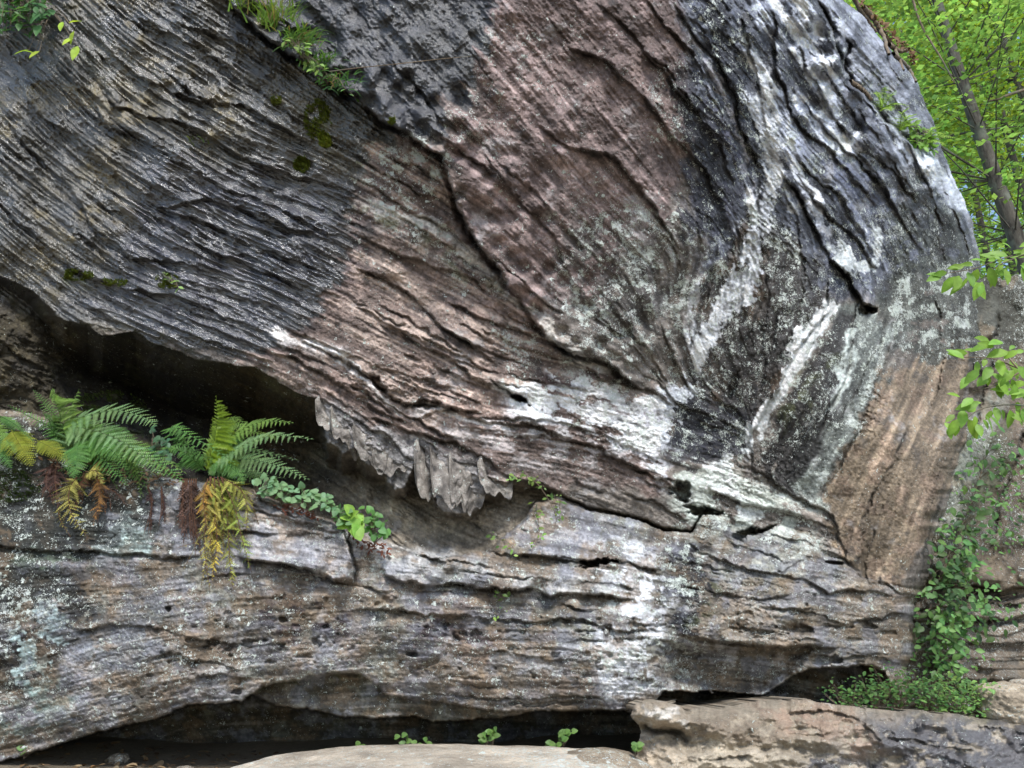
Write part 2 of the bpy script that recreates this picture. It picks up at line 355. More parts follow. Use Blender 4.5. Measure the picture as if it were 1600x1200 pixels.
# rough pitting in the pink face, pockets in the lower slab
pit = vnoise(G.LX / 5.5 + .5 * l3, G.LY / 5.5 + .5 * l2, 77); R -= .006 * sstep(.25, .8, pit) * (pink + .5 * black + .6 * lowz + .4 * facet + .6 * mid)
pk = vnoise(X / 17, Y / 11, 88) + .4 * vnoise(X / 6, Y / 5, 89)
lowr = G.poly([(330,960),(480,920),(900,960),(1250,900),(1420,950),(1400,1090),(1000,1090),(560,1050),(250,1110),(60,1150)], 30)
R -= .035 * sstep(.55, 1.0, pk) * lowr
GROOVE = np.zeros(X.shape)
def ledge(pts, h, w=45, crack=0.0, cw=4.0, side=1, taper=.12):
    """a bed edge: the rock on the upper side stands proud by h and drops sharply at the line"""
    if h < .1: h *= .85; w *= .6; crack *= .5; cw = min(cw, 3.0)
    sl, d, sg, t = G.line(pts, max(w * 5, 30))
    tp = sstep(0, taper, t) * sstep(0, taper, 1 - t)
    tp = tp * (1 if h < .1 else .6) + (0 if h < .1 else .4 * sstep(0, taper, t) * sstep(0, taper, 1 - t))
    tp = tp * (.85 + .55 * vnoise(X[sl] / 20 if G.X.shape == X.shape else G.X[sl] / 20, G.Y[sl] / 20, int(abs(pts[0][0])) + 5))
    sg = sg * side
    upp = 1 - sstep(-1.2, 1.2, d * sg)
    R[sl] += tp * h * (upp * np.exp(-d / w) * 1.0 - (1 - upp) * .30 * np.exp(-d / (w * .22)))
    if crack: R[sl] -= tp * crack * np.exp(-((d * sg - cw * .6) / cw) ** 2); GROOVE[sl] = np.maximum(GROOVE[sl], tp * np.exp(-((d * sg - cw * .6) / cw) ** 2))
# long edge where the upper mass overhangs the left and middle beds
ledge([(340,-20),(412,60),(469,97),(499,120),(562,154),(594,188),(642,206),(669,230),(695,244),(702,277),(717,326),(732,356),(762,394),(792,446),(819,471),(837,509),(897,554),(950,565),(1010,610)], .15, 90, .05, 5, 1, .05)
for a in [
 ([(124,37),(157,67),(210,112),(262,142),(319,157),(375,165),(442,202),(500,235)], .045, 40, .01),
 ([(142,124),(180,165),(232,184),(285,191),(337,217),(375,247),(450,270),(540,300)], .05, 40, .015),
 ([(15,105),(56,172),(131,225),(180,270),(262,330),(337,352),(412,390),(487,416),(540,440)], .05, 45, .012),
 ([(0,180),(45,232),(112,292),(150,360),(210,405),(281,409),(360,440)], .045, 35, .012),
 ([(-60,270),(0,322),(56,367),(112,424),(190,450),(300,470),(380,510)], .04, 35, .01),
 ([(200,20),(280,60),(330,90),(400,140),(460,180)], .035, 30, .01),
 ([(260,30),(330,50),(380,90),(430,130)], .03, 25, .008),
 ([(60,60),(120,130),(170,200),(260,240),(340,290),(450,330),(540,380)], .035, 35, .01),
 ([(230,330),(330,310),(400,330),(470,360),(545,372)], .03, 20, .01),
 ([(549,411),(597,434),(642,456),(657,475),(687,509),(725,531),(762,557),(781,576)], .06, 40, .02),
 ([(586,501),(624,516),(657,542),(702,561),(740,590),(800,615)], .05, 30, .02),
 ([(500,542),(537,561),(567,584),(601,610),(627,625),(695,638),(760,645)], .07, 40, .07),
 ([(420,500),(470,520),(520,540),(580,570),(660,590),(720,610)], .04, 25, .015),
 ([(770,595),(796,614),(824,629)], .06, 25, .12),
 ([(560,644),(650,677),(710,689),(762,722),(792,741),(875,762)], .05, 22, .03),
 ([(640,655),(702,640),(762,659),(837,666),(890,685),(942,704),(980,726),(1040,752),(1075,785)], .06, 25, .03),
 ([(640,628),(720,650),(800,655),(880,660),(960,690),(1040,725)], .03, 18, .012),
 ([(870,560),(940,590),(1000,600),(1060,640)], .035, 20, .01),
 ([(700,560),(780,585),(860,600),(940,610)], .03, 16, .008),
 ([(690,470),(760,500),(830,520),(900,540)], .035, 18, .01),
 ([(760,510),(820,545),(890,560),(960,600)], .035, 18, .01),
 ([(400,540),(460,560),(520,590),(590,640),(650,665)], .05, 25, .02),
 ([(549,277),(594,300),(650,337),(706,360),(745,400)], .04, 28, .02),
 ([(601,240),(657,262),(687,285),(705,320)], .05, 20, .02),
 ([(556,367),(612,394),(657,409),(725,427),(775,460)], .045, 28, .012),
 ([(600,325),(650,355),(700,380),(740,405)], .03, 16, .01),
 ([(931,0),(969,30),(1006,79),(1044,127),(1085,176)], .05, 45, .006),
 ([(1000,-10),(1040,40),(1080,80),(1100,130)], .045, 30, .01),
 ([(875,67),(950,94),(1017,165),(1055,217),(1100,262),(1130,330)], .05, 40, .005),
 ([(830,187),(894,232),(957,247),(999,292),(1040,352),(1075,400)], .05, 50, .005),
 ([(744,225),(781,274),(819,322),(860,367),(879,405),(900,450)], .035, 40, .005),
 ([(820,280),(860,330),(900,370),(950,420)], .025, 30, .004),
 ([(1045,0),(1075,34),(1086,60),(1124,97),(1150,150),(1157,195),(1172,232),(1195,270)], .06, 35, .05),
 ([(1000,71),(1037,105),(1060,135),(1100,190),(1130,240),(1150,300)], .04, 28, .012),
 ([(1202,0),(1210,45),(1217,112),(1232,169),(1262,210),(1300,240),(1337,285),(1375,315)], .055, 30, .03),
 ([(1214,259),(1244,300),(1262,337),(1292,394),(1326,435)], .07, 35, .05),
 ([(1244,285),(1285,326),(1337,375),(1370,420)], .06, 28, .04),
 ([(1250,150),(1300,215),(1337,247),(1380,290),(1420,360)], .05, 26, .03),
 ([(1160,10),(1170,80),(1190,150),(1200,220)], .04, 24, .02),
 ([(1240,60),(1270,120),(1300,180),(1350,230),(1400,270),(1450,340)], .04, 26, .02),
 ([(1330,230),(1370,270),(1400,330),(1440,400)], .04, 22, .02),
 ([(1300,400),(1322,430),(1345,471),(1375,482)], .10, 30, .08),
 ([(875,945),(920,954),(942,952)], .05, 20, .02),
 ([(371,872),(424,882),(450,883),(506,901),(551,914)], .14, 90, .02),
 ([(590,880),(605,898),(624,907),(650,904),(669,915),(710,911),(744,921),(792,922),(830,922),(860,932),(905,926),(950,932),(1000,940)], .12, 60, .02),
 ([(540,955),(582,954),(635,952),(661,960),(710,962),(770,964),(837,971),(912,967),(960,985),(1050,985)], .06, 30, .03),
 ([(800,865),(860,872),(909,878),(965,879),(1000,885),(1040,900)], .05, 20, .03),
 ([(900,905),(950,912),(1000,915)], .04, 14, .01),
 ([(1060,840),(1120,870),(1180,890),(1259,907),(1292,926),(1337,926),(1375,926),(1412,934)], .06, 30, .02),
 ([(1322,975),(1375,964),(1424,956)], .05, 20, .03),
 ([(1060,990),(1124,1003),(1187,1009),(1262,1012),(1311,1009)], .12, 60, .03),
 ([(1190,945),(1240,952),(1290,965),(1330,985)], .05, 22, .03),
 ([(1080,930),(1130,925),(1180,935),(1240,930)], .04, 20, .012),
 ([(1300,1030),(1340,1025),(1400,1030)], .04, 15, .03),
 ([(100,985),(170,975),(250,985),(330,1000),(400,1010)], .03, 25, .006),
 ([(210,1035),(260,1020),(300,1030),(380,1045)], .04, 22, .012),
 ([(300,1060),(340,1050),(400,1060)], .035, 18, .012),
 ([(-50,850),(60,858),(150,862),(240,870),(330,872)], .05, 30, .02),
 ([(600,1092),(700,1085),(800,1092),(900,1090),(960,1095)], .04, 18, .02),
 ([(700,1025),(780,1020),(860,1030),(960,1030)], .03, 16, .008),
 ([(1210,895),(1240,880),(1270,870)], .03, 12, .01),
 ([(1100,760),(1140,780),(1180,790),(1230,800),(1275,815)], .05, 20, .03),
 ([(1060,850),(1100,880),(1130,900)], .02, 14, .01)]:
    ledge(*a)
# steep joints that face the other way (right-hand mass)
for a in [([(1184,262),(1184,337),(1187,397),(1195,456),(1180,497),(1150,560)], .04, 25, .03),
 ([(1307,468),(1240,557),(1187,655),(1160,705)], .06, 30, .01),
 ([(1330,500),(1326,540),(1322,587),(1292,640),(1280,680)], .06, 25, .04),
 ([(1385,490),(1360,621),(1349,655),(1319,711),(1292,771)], .05, 25, .03),
 ([(1427,655),(1394,722),(1360,786),(1345,842),(1340,890)], .05, 30, .03),
 ([(1499,600),(1499,685),(1469,775),(1450,846),(1430,930)], .06, 25, .02),
 ([(1120,380),(1100,450),(1085,520),(1065,580)], .03, 30, .004),
 ([(1290,560),(1260,620),(1235,680)], .025, 14, .01),
 ([(536,822),(540,847),(555,889),(552,914)], .10, 25, .03),
 ([(655,695),(665,735),(676,790)], .10, 22, .03),
 ([(700,712),(703,745),(702,790)], .05, 14, .03),
 ([(757,728),(760,750),(758,776)], .07, 16, .04),
 ([(604,712),(612,735),(612,765)], .04, 14, .02),
 ([(560,690),(562,705),(572,725)], .03, 12, .02)]:
    ledge(*a[:3], a[3], 3.0, -1)
ledge([(1265,-30),(1277,0),(1300,49),(1311,97),(1330,131),(1360,161),(1379,187),(1412,214),(1450,240),(1480,246)], .22, 70, .04, 4, -1, .03)
ledge([(1322,60),(1318,100),(1330,130)], .12, 30, .05, 4, -1)
# many short bed edges following the bedding
rr = random.Random(11); nl_ = 0
while nl_ < 330:
    px_, py_ = rr.uniform(-80, 1530), rr.uniform(-60, 1090); i_ = int((px_ - G.x0) / G.step); j_ = int((py_ - G.y0) / G.step)
    dens = 1 - .45 * (py_ > yL[j_, i_]) - .85 * pink[j_, i_] - .85 * black[j_, i_] - .6 * facet[j_, i_] - 1.1 * (1 - smo[j_, i_])
    if rr.random() > dens: continue
    nl_ += 1; L_ = rr.choice((40, 60, 90, 140, 200)); pts_ = [(px_, py_)]
    for k in range(int(L_ / 12)):
        x_, y_ = pts_[-1]; i_ = min(max(int((x_ - G.x0) / G.step), 0), len(gx) - 1); j_ = min(max(int((y_ - G.y0) / G.step), 0), len(gy) - 1)
        a_ = TH[j_, i_] + rr.gauss(0, .10); pts_.append((x_ + 12 * math.cos(a_), y_ + 12 * math.sin(a_)))
    hh = rr.uniform(.010, .032) * (.6 + L_ / 250)
    ledge(pts_, hh, rr.uniform(14, 28), hh * rr.uniform(.1, .9), rr.uniform(1.2, 2.4), 1, .25)
# rippled sets of small fins
for cx, cy, rx_, ry_, ang, pr, am in [(1390,760,28,90,20,11,.005),(1475,760,25,60,15,9,.012),(1360,640,25,50,40,13,.014),(1180,740,80,45,20,13,.014),(1130,800,90,30,18,12,.012),(1110,890,120,60,6,7,.008),
                                      (560,680,70,30,30,12,.012),(620,600,120,30,22,13,.012),(1300,850,25,50,60,9,.012),(1480,560,50,40,50,11,.010),(950,690,90,40,15,12,.012),(1150,950,120,60,-10,14,.014)]:
    sl = G.box(cx - rx_ * 2, cx + rx_ * 2, cy - ry_ * 2, cy + ry_ * 2); x_ = WX[sl] - cx; y_ = WY[sl] - cy
    m_ = np.exp(-((x_ / rx_) ** 2 + (y_ / ry_) ** 2) ** 1.5)
    q_ = (-math.sin(math.radians(ang)) * x_ + math.cos(math.radians(ang)) * y_) / pr + .8 * iso2[sl] * 2
    q_ = q_ - np.floor(q_); R[sl] += am * m_ * (q_ ** 1.6) * (1 - sstep(.9, 1, q_)) * 2
# dark pockets
def hole(cx, cy, rx_, ry_, dep, ang=0):
    sl = G.box(cx - rx_ * 2.2, cx + rx_ * 2.2, cy - rx_ * 2.2 - ry_, cy + rx_ * 2.2 + ry_); c, s_ = math.cos(math.radians(ang)), math.sin(math.radians(ang))
    x_ = (WX[sl] - cx) * c + (WY[sl] - cy) * s_; y_ = -(WX[sl] - cx) * s_ + (WY[sl] - cy) * c
    m_ = 1 - sstep(.7, 1.05, np.hypot(x_ / rx_, y_ / ry_) + .9 * iso2[sl] + .35 * iso1[sl]); R[sl] -= dep * m_
for a in [(1093,799,36,9,.35,6),(1065,768,14,14,.2),(1166,835,26,6,.25,-12),(1298,878,18,6,.2),(936,880,32,6,.28,-2),(810,624,18,5,.2,32),(667,631,34,6,.1,8),(590,600,20,7,.12,40),
          (333,1002,9,6,.06),(389,1005,9,7,.06),(438,1007,6,5,.05),(262,948,8,5,.06,30),(442,965,8,5,.05),(497,1007,6,5,.05),(470,1027,14,4,.04),(370,1080,10,6,.05),
          (1290,1030,30,8,.08),(1360,975,18,4,.06),(1500,215,10,5,.05),(1145,600,6,22,.04,20),(1358,482,16,10,.15),(905,1060,6,4,.04),(640,1020,14,5,.05),(1180,985,40,5,.05,5),(1250,985,26,6,.07),(850,1100,60,5,.05)]:
    hole(*a)

# ---- compose depth: nearest of upper mass (with its ceiling), lower slab, recess wall
Dup = DU - R
ceil_ = Dup.copy()
below = Y - yU
# ceiling under the upper mass runs back horizontally at the height of its lip
jl = np.clip(((yU - G.y0) / G.step).astype(int), 0, X.shape[0] - 1)
lipD = (DU - .5 * R)[jl, np.arange(X.shape[1])[None]]
ceil_ = lipD * np.maximum(HOR - yU, 30) / np.maximum(HOR - np.maximum(Y, yU), 8) + .05 * sstep(0, 5, below)
Dback = DB - .8 * R - .08 * iso1 - .05 * np.abs(iso2)
Dlow = DL - R + .06 * (1 - sstep(0, 14, Y - yL)) ** 2
Dm = 4.62 + .0004 * (X - 600) - .8 * R - .06 * iso1
Dg = 5.7 + .0006 * (X - 500) - .8 * R
D = np.where(Y < yU, Dup, np.minimum(ceil_, Dback))
inL = (Y > yL)
D = np.where(inL & (Y >= yU - 1), Dlow, D)
D = np.where(inL & (Y > yU - 3) & (Y < yB), Dlow, D)
Dunder = np.where((Y < yM) & (X > 395) & (X < 1000), Dm + .25 * (1 - sstep(0, 60, X - 395)), Dg)
D = np.where(Y > yB, Dunder, D)
# under the lip at lower right
cut = G.poly([(1045,1008),(1120,1018),(1190,1016),(1262,1020),(1235,1045),(1205,1078),(1120,1076),(1040,1070)], 14); D += .20 * cut
# soften one-pixel cliffs slightly
D = .6 * D + .4 * blur(np.pad(D, 8, mode='edge'), .7)[8:-8, 8:-8]

P = at_np(X, Y, D)
# right-hand silhouette; everything past it folds back behind the rock
SIL = [(-100,1230),(0,1319),(19,1345),(56,1375),(101,1412),(131,1435),(180,1454),(225,1469),(255,1480),(307,1506),(345,1523),(397,1530),(430,1533),(520,1540),(600,1530),(660,1516),(720,1500),(800,1478),(900,1446),(960,1430),(1060,1424),(1240,1430)]
sa = np.array(SIL, float); silx = np.interp(gy, sa[:, 0], sa[:, 1]) + 2.5 * fbm(gy / 14, gy * 0 + 3, 61, 4) + 3 * vnoise(gy / 40, gy * 0, 62)
silx = silx + np.where(gy > 440, 1, 0) * (9 * fbm(gy / 30, gy * 0, 63, 4))
rnd_d = np.clip(1 - (silx[:, None] - X) / 45, 0, 1)
Dr = (1 - np.sqrt(np.clip(1 - rnd_d ** 2, 0, 1))) * .5
P = at_np(X, Y, D + Dr)
for j in range(len(gy)):
    e = int((silx[j] - G.x0) / G.step)
    if e < len(gx) - 1:
        k = np.arange(1, len(gx) - e)[:, None]
        P[j, e + 1:] = P[j, e] + k * np.array([[-.0015, .02, 0]])
print('relief', time.time() - T0)

# ---- stone colour: iron staining, algae, mineral crusts, lichen, water; plus painted recess shade
G.colour()
def mixm(c, m, col, k=1.0):
    m = np.clip(m * k, 0, 1)[..., None]; return c * (1 - m) + np.array(col) * m
st = .5 + .5 * np.tanh(l1 * .8 + .5 * l2); st2 = .5 + .5 * np.tanh(l2); bl = fbm(X / 60, Y / 60, 101, 5, .6); bl2 = fbm(X / 22, Y / 22, 111, 4, .6)
C = np.zeros(X.shape + (3,)) + np.array([.20, .175, .15])
C = mixm(C, mid, (.235, .185, .16)); C = mixm(C, pink, (.205, .158, .143)); C = mixm(C, mid * sstep(-.1, .4, bl), (.31, .235, .20), .75)
C = mixm(C, rtop, (.20, .21, .24)); C = mixm(C, rtop * sstep(-.1, .3, .4 * bl2 + .2 * np.tanh(l1) + .2 * np.tanh(l2)), (.09, .095, .12), .8)
C = mixm(C, darkV, (.095, .088, .085)); C = mixm(C, darkV * sstep(.05, .4, bl), (.16, .115, .08), .7)
C = mixm(C, gband, (.19, .20, .18)); C = mixm(C, facet, (.245, .195, .142)); C = mixm(C, facet * sstep(0, .3, bl2), (.20, .15, .115), .7)
bnd = .5 * np.tanh(1.3 * l2) + .35 * np.tanh(l1) + .25 * np.tanh(l3)
C = mixm(C, mid * sstep(.1, .6, bnd), (.37, .30, .25), .45); C = mixm(C, mid * sstep(.1, .6, -bnd), (.12, .085, .07), .45); C = mixm(C, pink * sstep(.2, .6, bnd), (.30, .235, .22), .4); C = mixm(C, rtop * sstep(.1, .6, -bnd), (.05, .052, .06), .5)
C = mixm(C, leftwet, (.060, .052, .033)); C = mixm(C, leftwet * sstep(.1, .7, st * .8 + bl * .6), (.05, .045, .035), .8)
C = mixm(C, leftwet * sstep(.0, .4, fbm(X / 120, Y / 70, 120, 4)), (.115, .095, .055), .6)
dl = G.poly([(230,250),(400,260),(560,300),(570,400),(520,450),(380,570),(250,530),(120,470),(200,380)], 40); C = mixm(C, leftwet * sstep(.05, .35, fbm(X / 70, Y / 50, 125, 5, .6)) * (X < 420), (.15, .115, .05), .65)
C = mixm(C, dl, (.016, .018, .036), .92)
C = mixm(C, black, (.028, .031, .042)); C = mixm(C, black * sstep(0, .4, bl), (.055, .055, .05), .7)
isl = (Y > yL) & (Y >= yU - 2)
LM = isl.astype(float)
C = mixm(C, LM, (.20, .172, .14)); C = mixm(C, LM * sstep(-.05, .35, bl), (.21, .205, .21), .7); C = mixm(C, LM * sstep(.1, .5, bl2), (.23, .18, .13), .5)
mot = fbm(WX / 34, WY / 26, 195, 5, .62)
C = mixm(C, LM * sstep(.0, .3, fbm(WX / 50, WY / 50, 240, 5, .65)), (.235, .25, .215), .5); C = mixm(C, LM * sstep(.05, .3, -fbm(WX / 60, WY / 30, 241, 5, .6)), (.25, .235, .245), .5)
lr = G.poly([(1060,900),(1300,900),(1430,950),(1420,1100),(1040,1090)], 30); C = mixm(C, LM * lr, (.25, .205, .15), .6)
C = mixm(C, LM * lr * sstep(.1, .4, bl2), (.10, .09, .075), .6)
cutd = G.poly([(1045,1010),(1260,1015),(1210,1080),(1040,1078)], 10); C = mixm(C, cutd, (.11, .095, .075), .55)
cave = ((Y > yU) & (Y < yL)) * (1 - sstep(455, 590, WX)); C = mixm(C, cave, (.042, .036, .023)); C = mixm(C, cave * sstep(300, 420, X), (.095, .070, .040), .8); C = mixm(C, cave * sstep(.1, .5, bl2), (.085, .085, .05), .6)  # recess shade put into the colour: darkened walls, then brown and green mottling
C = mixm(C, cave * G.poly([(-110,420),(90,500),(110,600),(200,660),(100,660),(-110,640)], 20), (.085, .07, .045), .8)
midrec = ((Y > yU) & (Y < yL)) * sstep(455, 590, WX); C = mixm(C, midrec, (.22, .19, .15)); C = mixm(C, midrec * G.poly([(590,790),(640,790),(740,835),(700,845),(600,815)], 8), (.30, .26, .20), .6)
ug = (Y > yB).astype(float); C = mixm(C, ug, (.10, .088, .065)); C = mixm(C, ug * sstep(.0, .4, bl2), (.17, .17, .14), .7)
fin = G.poly([(500,630),(560,650),(650,680),(790,740),(800,800),(680,810),(610,770),(500,705)], 10) * (Y < yU); C = mixm(C, fin, (.27, .26, .25), .8)
# pale mineral crust sheets and bright bands
def patchc(pts, fe, col, k, thr=None, src=None):
    global C
    m = G.poly(pts, fe)
    if thr is not None: m = m * sstep(thr + .03, thr + .17, (src if src is not None else bl2))
    C = mixm(C, m, col, k); return m
AN = .45 * bl2 + .22 * np.tanh(l1) + .25 * np.tanh(l2) + .1 * np.tanh(l3)
WHITE = (.66, .67, .67)
wb = patchc([(780,640),(860,625),(960,635),(1060,615),(1050,700),(1040,745),(960,700),(880,680)], 14, WHITE, .9, -.3, AN)
patchc([(960,640),(1060,620),(1045,730),(990,720)], 14, (.62, .60, .62), .85, -.35, AN)
patchc([(420,500),(470,515),(560,560),(540,575),(440,530)], 8, (.45, .42, .40), .7, -.2)
patchc([(600,330),(720,385),(800,470),(740,450),(640,400),(560,330)], 14, (.36, .33, .29), .7, -.1)
patchc([(860,520),(920,560),(1000,610),(900,590)], 14, (.42, .41, .38), .6, -.1)
patchc([(1290,470),(1318,470),(1255,570),(1200,660),(1172,700),(1150,705),(1195,630),(1240,545)], 4, (.74, .76, .74), .97, -.75)
patchc([(1318,485),(1345,520),(1335,600),(1290,690),(1235,770),(1185,715),(1250,600)], 8, (.055, .052, .05), .9, -.6)
patchc([(1330,520),(1345,520),(1330,600),(1305,640),(1310,590)], 6, (.45, .48, .44), .8, -.2)
patchc([(1040,750),(1180,740),(1280,790),(1270,840),(1150,830),(1060,820)], 20, (.40, .42, .37), .8, -.15)
patchc([(1120,700),(1160,750),(1170,800),(1130,790)], 10, (.55, .56, .54), .8, -.2)
AN2 = 0
vs = fbm(X / 7, Y / 70, 150, 4); l23 = .3 * np.tanh(l2) + .3 * np.tanh(l3)
patchc([(960,820),(1060,840),(1070,900),(1040,980),(960,960),(930,880)], 20, (.55, .55, .56), .9, -.1, bl2 * .8 + .3 * l2 + .6 * vs)
patchc([(930,980),(1020,980),(1040,1080),(970,1110),(930,1060)], 20, (.50, .51, .51), .85, -.05, bl2 + .8 * vs)
patchc([(1110,860),(1300,850),(1290,900),(1130,900)], 20, (.38, .38, .33), .7, -.2)
patchc([(1180,-60),(1300,-60),(1320,90),(1330,200),(1230,240),(1180,120)], 25, (.50, .52, .57), .8, -.15, AN)
patchc([(1180,240),(1240,240),(1250,330),(1190,420),(1110,480),(1080,560),(1060,540),(1120,400)], 20, (.55, .56, .57), .75, -.02, AN)
patchc([(1390,215),(1470,245),(1520,340),(1460,310),(1400,260)], 15, (.52, .54, .58), .85, -.4, AN)
patchc([(1320,0),(1440,140),(1460,220),(1380,190),(1310,90)], 15, (.30, .31, .34), .7, -.2)
patchc([(380,790),(520,815),(545,905),(380,880)], 10, (.31, .29, .28), .8, -.6)
patchc([(590,850),(800,880),(1000,900),(960,930),(620,905)], 10, (.34, .33, .31), .8, -.5)
patchc([(870,790),(1060,850),(1020,900),(860,870)], 15, (.30, .29, .29), .7, -.4)
patchc([(650,690),(800,650),(960,690),(1040,760),(860,740)], 12, (.36, .34, .33), .6, -.2, bl2 + .3 * l2)
# manganese-dark and algae-dark stains
patchc([(1040,850),(1100,840),(1110,900),(1080,1000),(1050,1010),(1040,930)], 14, (.035, .035, .042), .95, -.35)
patchc([(1045,620),(1170,650),(1160,700),(1100,720),(1045,700)], 12, (.04, .042, .055), .9, -.5)
patchc([(840,570),(960,590),(1010,620),(900,628),(820,600)], 12, (.10, .07, .07), .8, -.2)
patchc([(380,940),(500,925),(530,990),(440,1010),(370,990)], 16, (.075, .055, .055), .95, -.1)
patchc([(605,970),(690,965),(770,980),(820,1000),(740,1030),(620,1010)], 16, (.075, .058, .062), .9, -.12)
patchc([(490,960),(540,960),(530,1000),(490,1000)], 10, (.07, .055, .06), .9, -.2)
patchc([(650,925),(780,935),(790,955),(660,950)], 8, (.10, .075, .065), .8, -.2)
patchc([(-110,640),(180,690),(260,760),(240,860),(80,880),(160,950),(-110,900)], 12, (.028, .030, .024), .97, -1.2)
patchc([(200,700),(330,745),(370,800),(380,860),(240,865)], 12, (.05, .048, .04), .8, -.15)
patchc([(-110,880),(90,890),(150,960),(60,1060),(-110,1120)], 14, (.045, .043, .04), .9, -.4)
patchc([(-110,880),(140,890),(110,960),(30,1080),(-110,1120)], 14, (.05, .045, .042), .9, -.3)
patchc([(880,330),(1020,350),(1120,420),(1050,560),(960,560),(880,480)], 30, (.12, .11, .10), .75, -.2)
patchc([(1080,150),(1160,180),(1170,330),(1110,400),(1060,300)], 20, (.07, .07, .09), .85, -.3, AN)
patchc([(1100,20),(1160,20),(1190,140),(1130,140)], 16, (.06, .065, .08), .85, -.2, AN)
patchc([(1250,130),(1330,230),(1400,330),(1330,330),(1250,230)], 18, (.10, .11, .15), .7, -.15, AN)
patchc([(1380,330),(1500,330),(1520,420),(1400,440)], 18, (.10, .105, .085), .8, -.3)
patchc([(1370,425),(1540,390),(1545,560),(1450,560),(1400,515)], 8, (.10, .105, .09), .85, -.5)
patchc([(1105,440),(1200,360),(1305,440),(1240,560),(1180,650),(1110,560)], 10, (.055, .048, .042), .85, -.25, AN)
SPK = vnoise(X / 3.1, Y / 3.1, 260) + .8 * vnoise(X / 6.5, Y / 6.5, 261) + .5 * vnoise(X / 1.9, Y / 1.9, 262)
def band(pts, w, col, k, thr=-.3, src=None, fall=.45):
    'streak of crust or algae running along a line: w is its half width'
    global C
    sl, d, sg, t = G.line(pts, w * 2.2); s_ = (AN if src is None else src)[sl] + .16 * SPK[sl]
    m = sstep(thr, thr + .14, s_ + .28 - fall * (d / w) ** 2 * 1.3) * sstep(0, .08, t) * sstep(0, .08, 1 - t) * (d < w * 2.2)
    m = m * (.82 + .18 * np.clip(SPK[sl], -1, 1)); C[sl] = C[sl] * (1 - k * m[..., None]) + np.array(col) * (k * m[..., None])
DK = (.028, .03, .038)
band([(1050,100),(1085,200),(1115,300),(1090,380)], 26, DK, .85); band([(1115,-10),(1140,80),(1165,180),(1175,260)], 18, DK, .85); band([(1235,250),(1280,310),(1330,400),(1340,460)], 22, DK, .85)
band([(1390,240),(1430,330),(1480,400)], 24, (.05,.05,.045), .8); band([(1280,120),(1340,220),(1400,290)], 16, DK, .7); band([(1075,850),(1085,920),(1070,1000)], 20, DK, .9); band([(1215,330),(1225,420),(1200,520),(1150,600)], 24, (.045,.04,.036), .8)
band([(1060,600),(1110,650),(1165,670)], 30, DK, .8); band([(960,520),(1010,470),(1060,430)], 34, (.07,.065,.065), .6)
band([(1225,-20),(1260,80),(1300,200),(1325,236)], 25, (.58,.60,.65), .85); band([(1180,60),(1192,160),(1200,250),(1195,330),(1165,420),(1125,500),(1085,570),(1050,640),(1040,720)], 20, (.58,.59,.60), .85, -.22)
band([(1290,380),(1350,420),(1372,350)], 9, (.55,.57,.55), .8); band([(1235,230),(1250,300),(1300,370)], 10, (.55,.56,.58), .85); band([(1395,200),(1450,246),(1495,310)], 12, (.45,.47,.50), .7)
band([(770,625),(860,632),(960,650),(1040,690)], 15, (.70,.70,.70), .92); band([(860,590),(940,610),(1040,640)], 10, (.62,.62,.61), .85); band([(930,680),(1000,700),(1045,745)], 12, (.66,.65,.65), .9)
band([(560,320),(650,352),(730,395),(800,450),(880,530),(960,585)], 9, (.42,.40,.36), .75); band([(430,506),(500,540),(560,580),(640,640)], 7, (.50,.47,.44), .85); band([(640,640),(720,655),(800,668),(900,690)], 8, (.45,.43,.41), .8)
band([(1000,830),(990,900),(1005,960),(980,1040),(965,1105)], 26, (.58,.58,.58), .9, -.2); band([(1130,705),(1150,760),(1190,800)], 14, (.60,.61,.58), .9); band([(1045,760),(1100,745),(1180,760),(1260,800)], 12, (.46,.48,.42), .8)
band([(1312,468),(1240,557),(1187,650),(1160,710)], 8, (.76,.78,.76), .97, -.7); band([(1040,-10),(1075,60),(1130,160),(1160,250),(1190,320)], 6, (.42,.40,.41), .6)
patchc([(60,690),(120,690),(250,790),(230,860),(150,800)], 10, (.03, .03, .028), .6)
# copper-grey lichen sheets on the left of the lower slab
patchc([(150,830),(215,800),(240,850),(235,868),(175,862)], 6, (.42, .49, .45), .9, -.6)
patchc([(30,930),(75,930),(100,950),(90,1010),(60,1080),(0,1100),(10,1010)], 8, (.42, .50, .48), .9, -.02, bl2 + .3 * vnoise(X / 5, Y / 5, 140))
patchc([(-100,1040),(60,1050),(140,1100),(60,1160),(-100,1190)], 25, (.17, .22, .19), .7, -.15)
patchc([(60,975),(250,960),(300,1010),(150,1060)], 30, (.20, .215, .23), .6, -.25)
patchc([(-110,855),(80,860),(130,868),(60,885),(-110,885)], 6, (.26, .33, .24), .8, -.4)
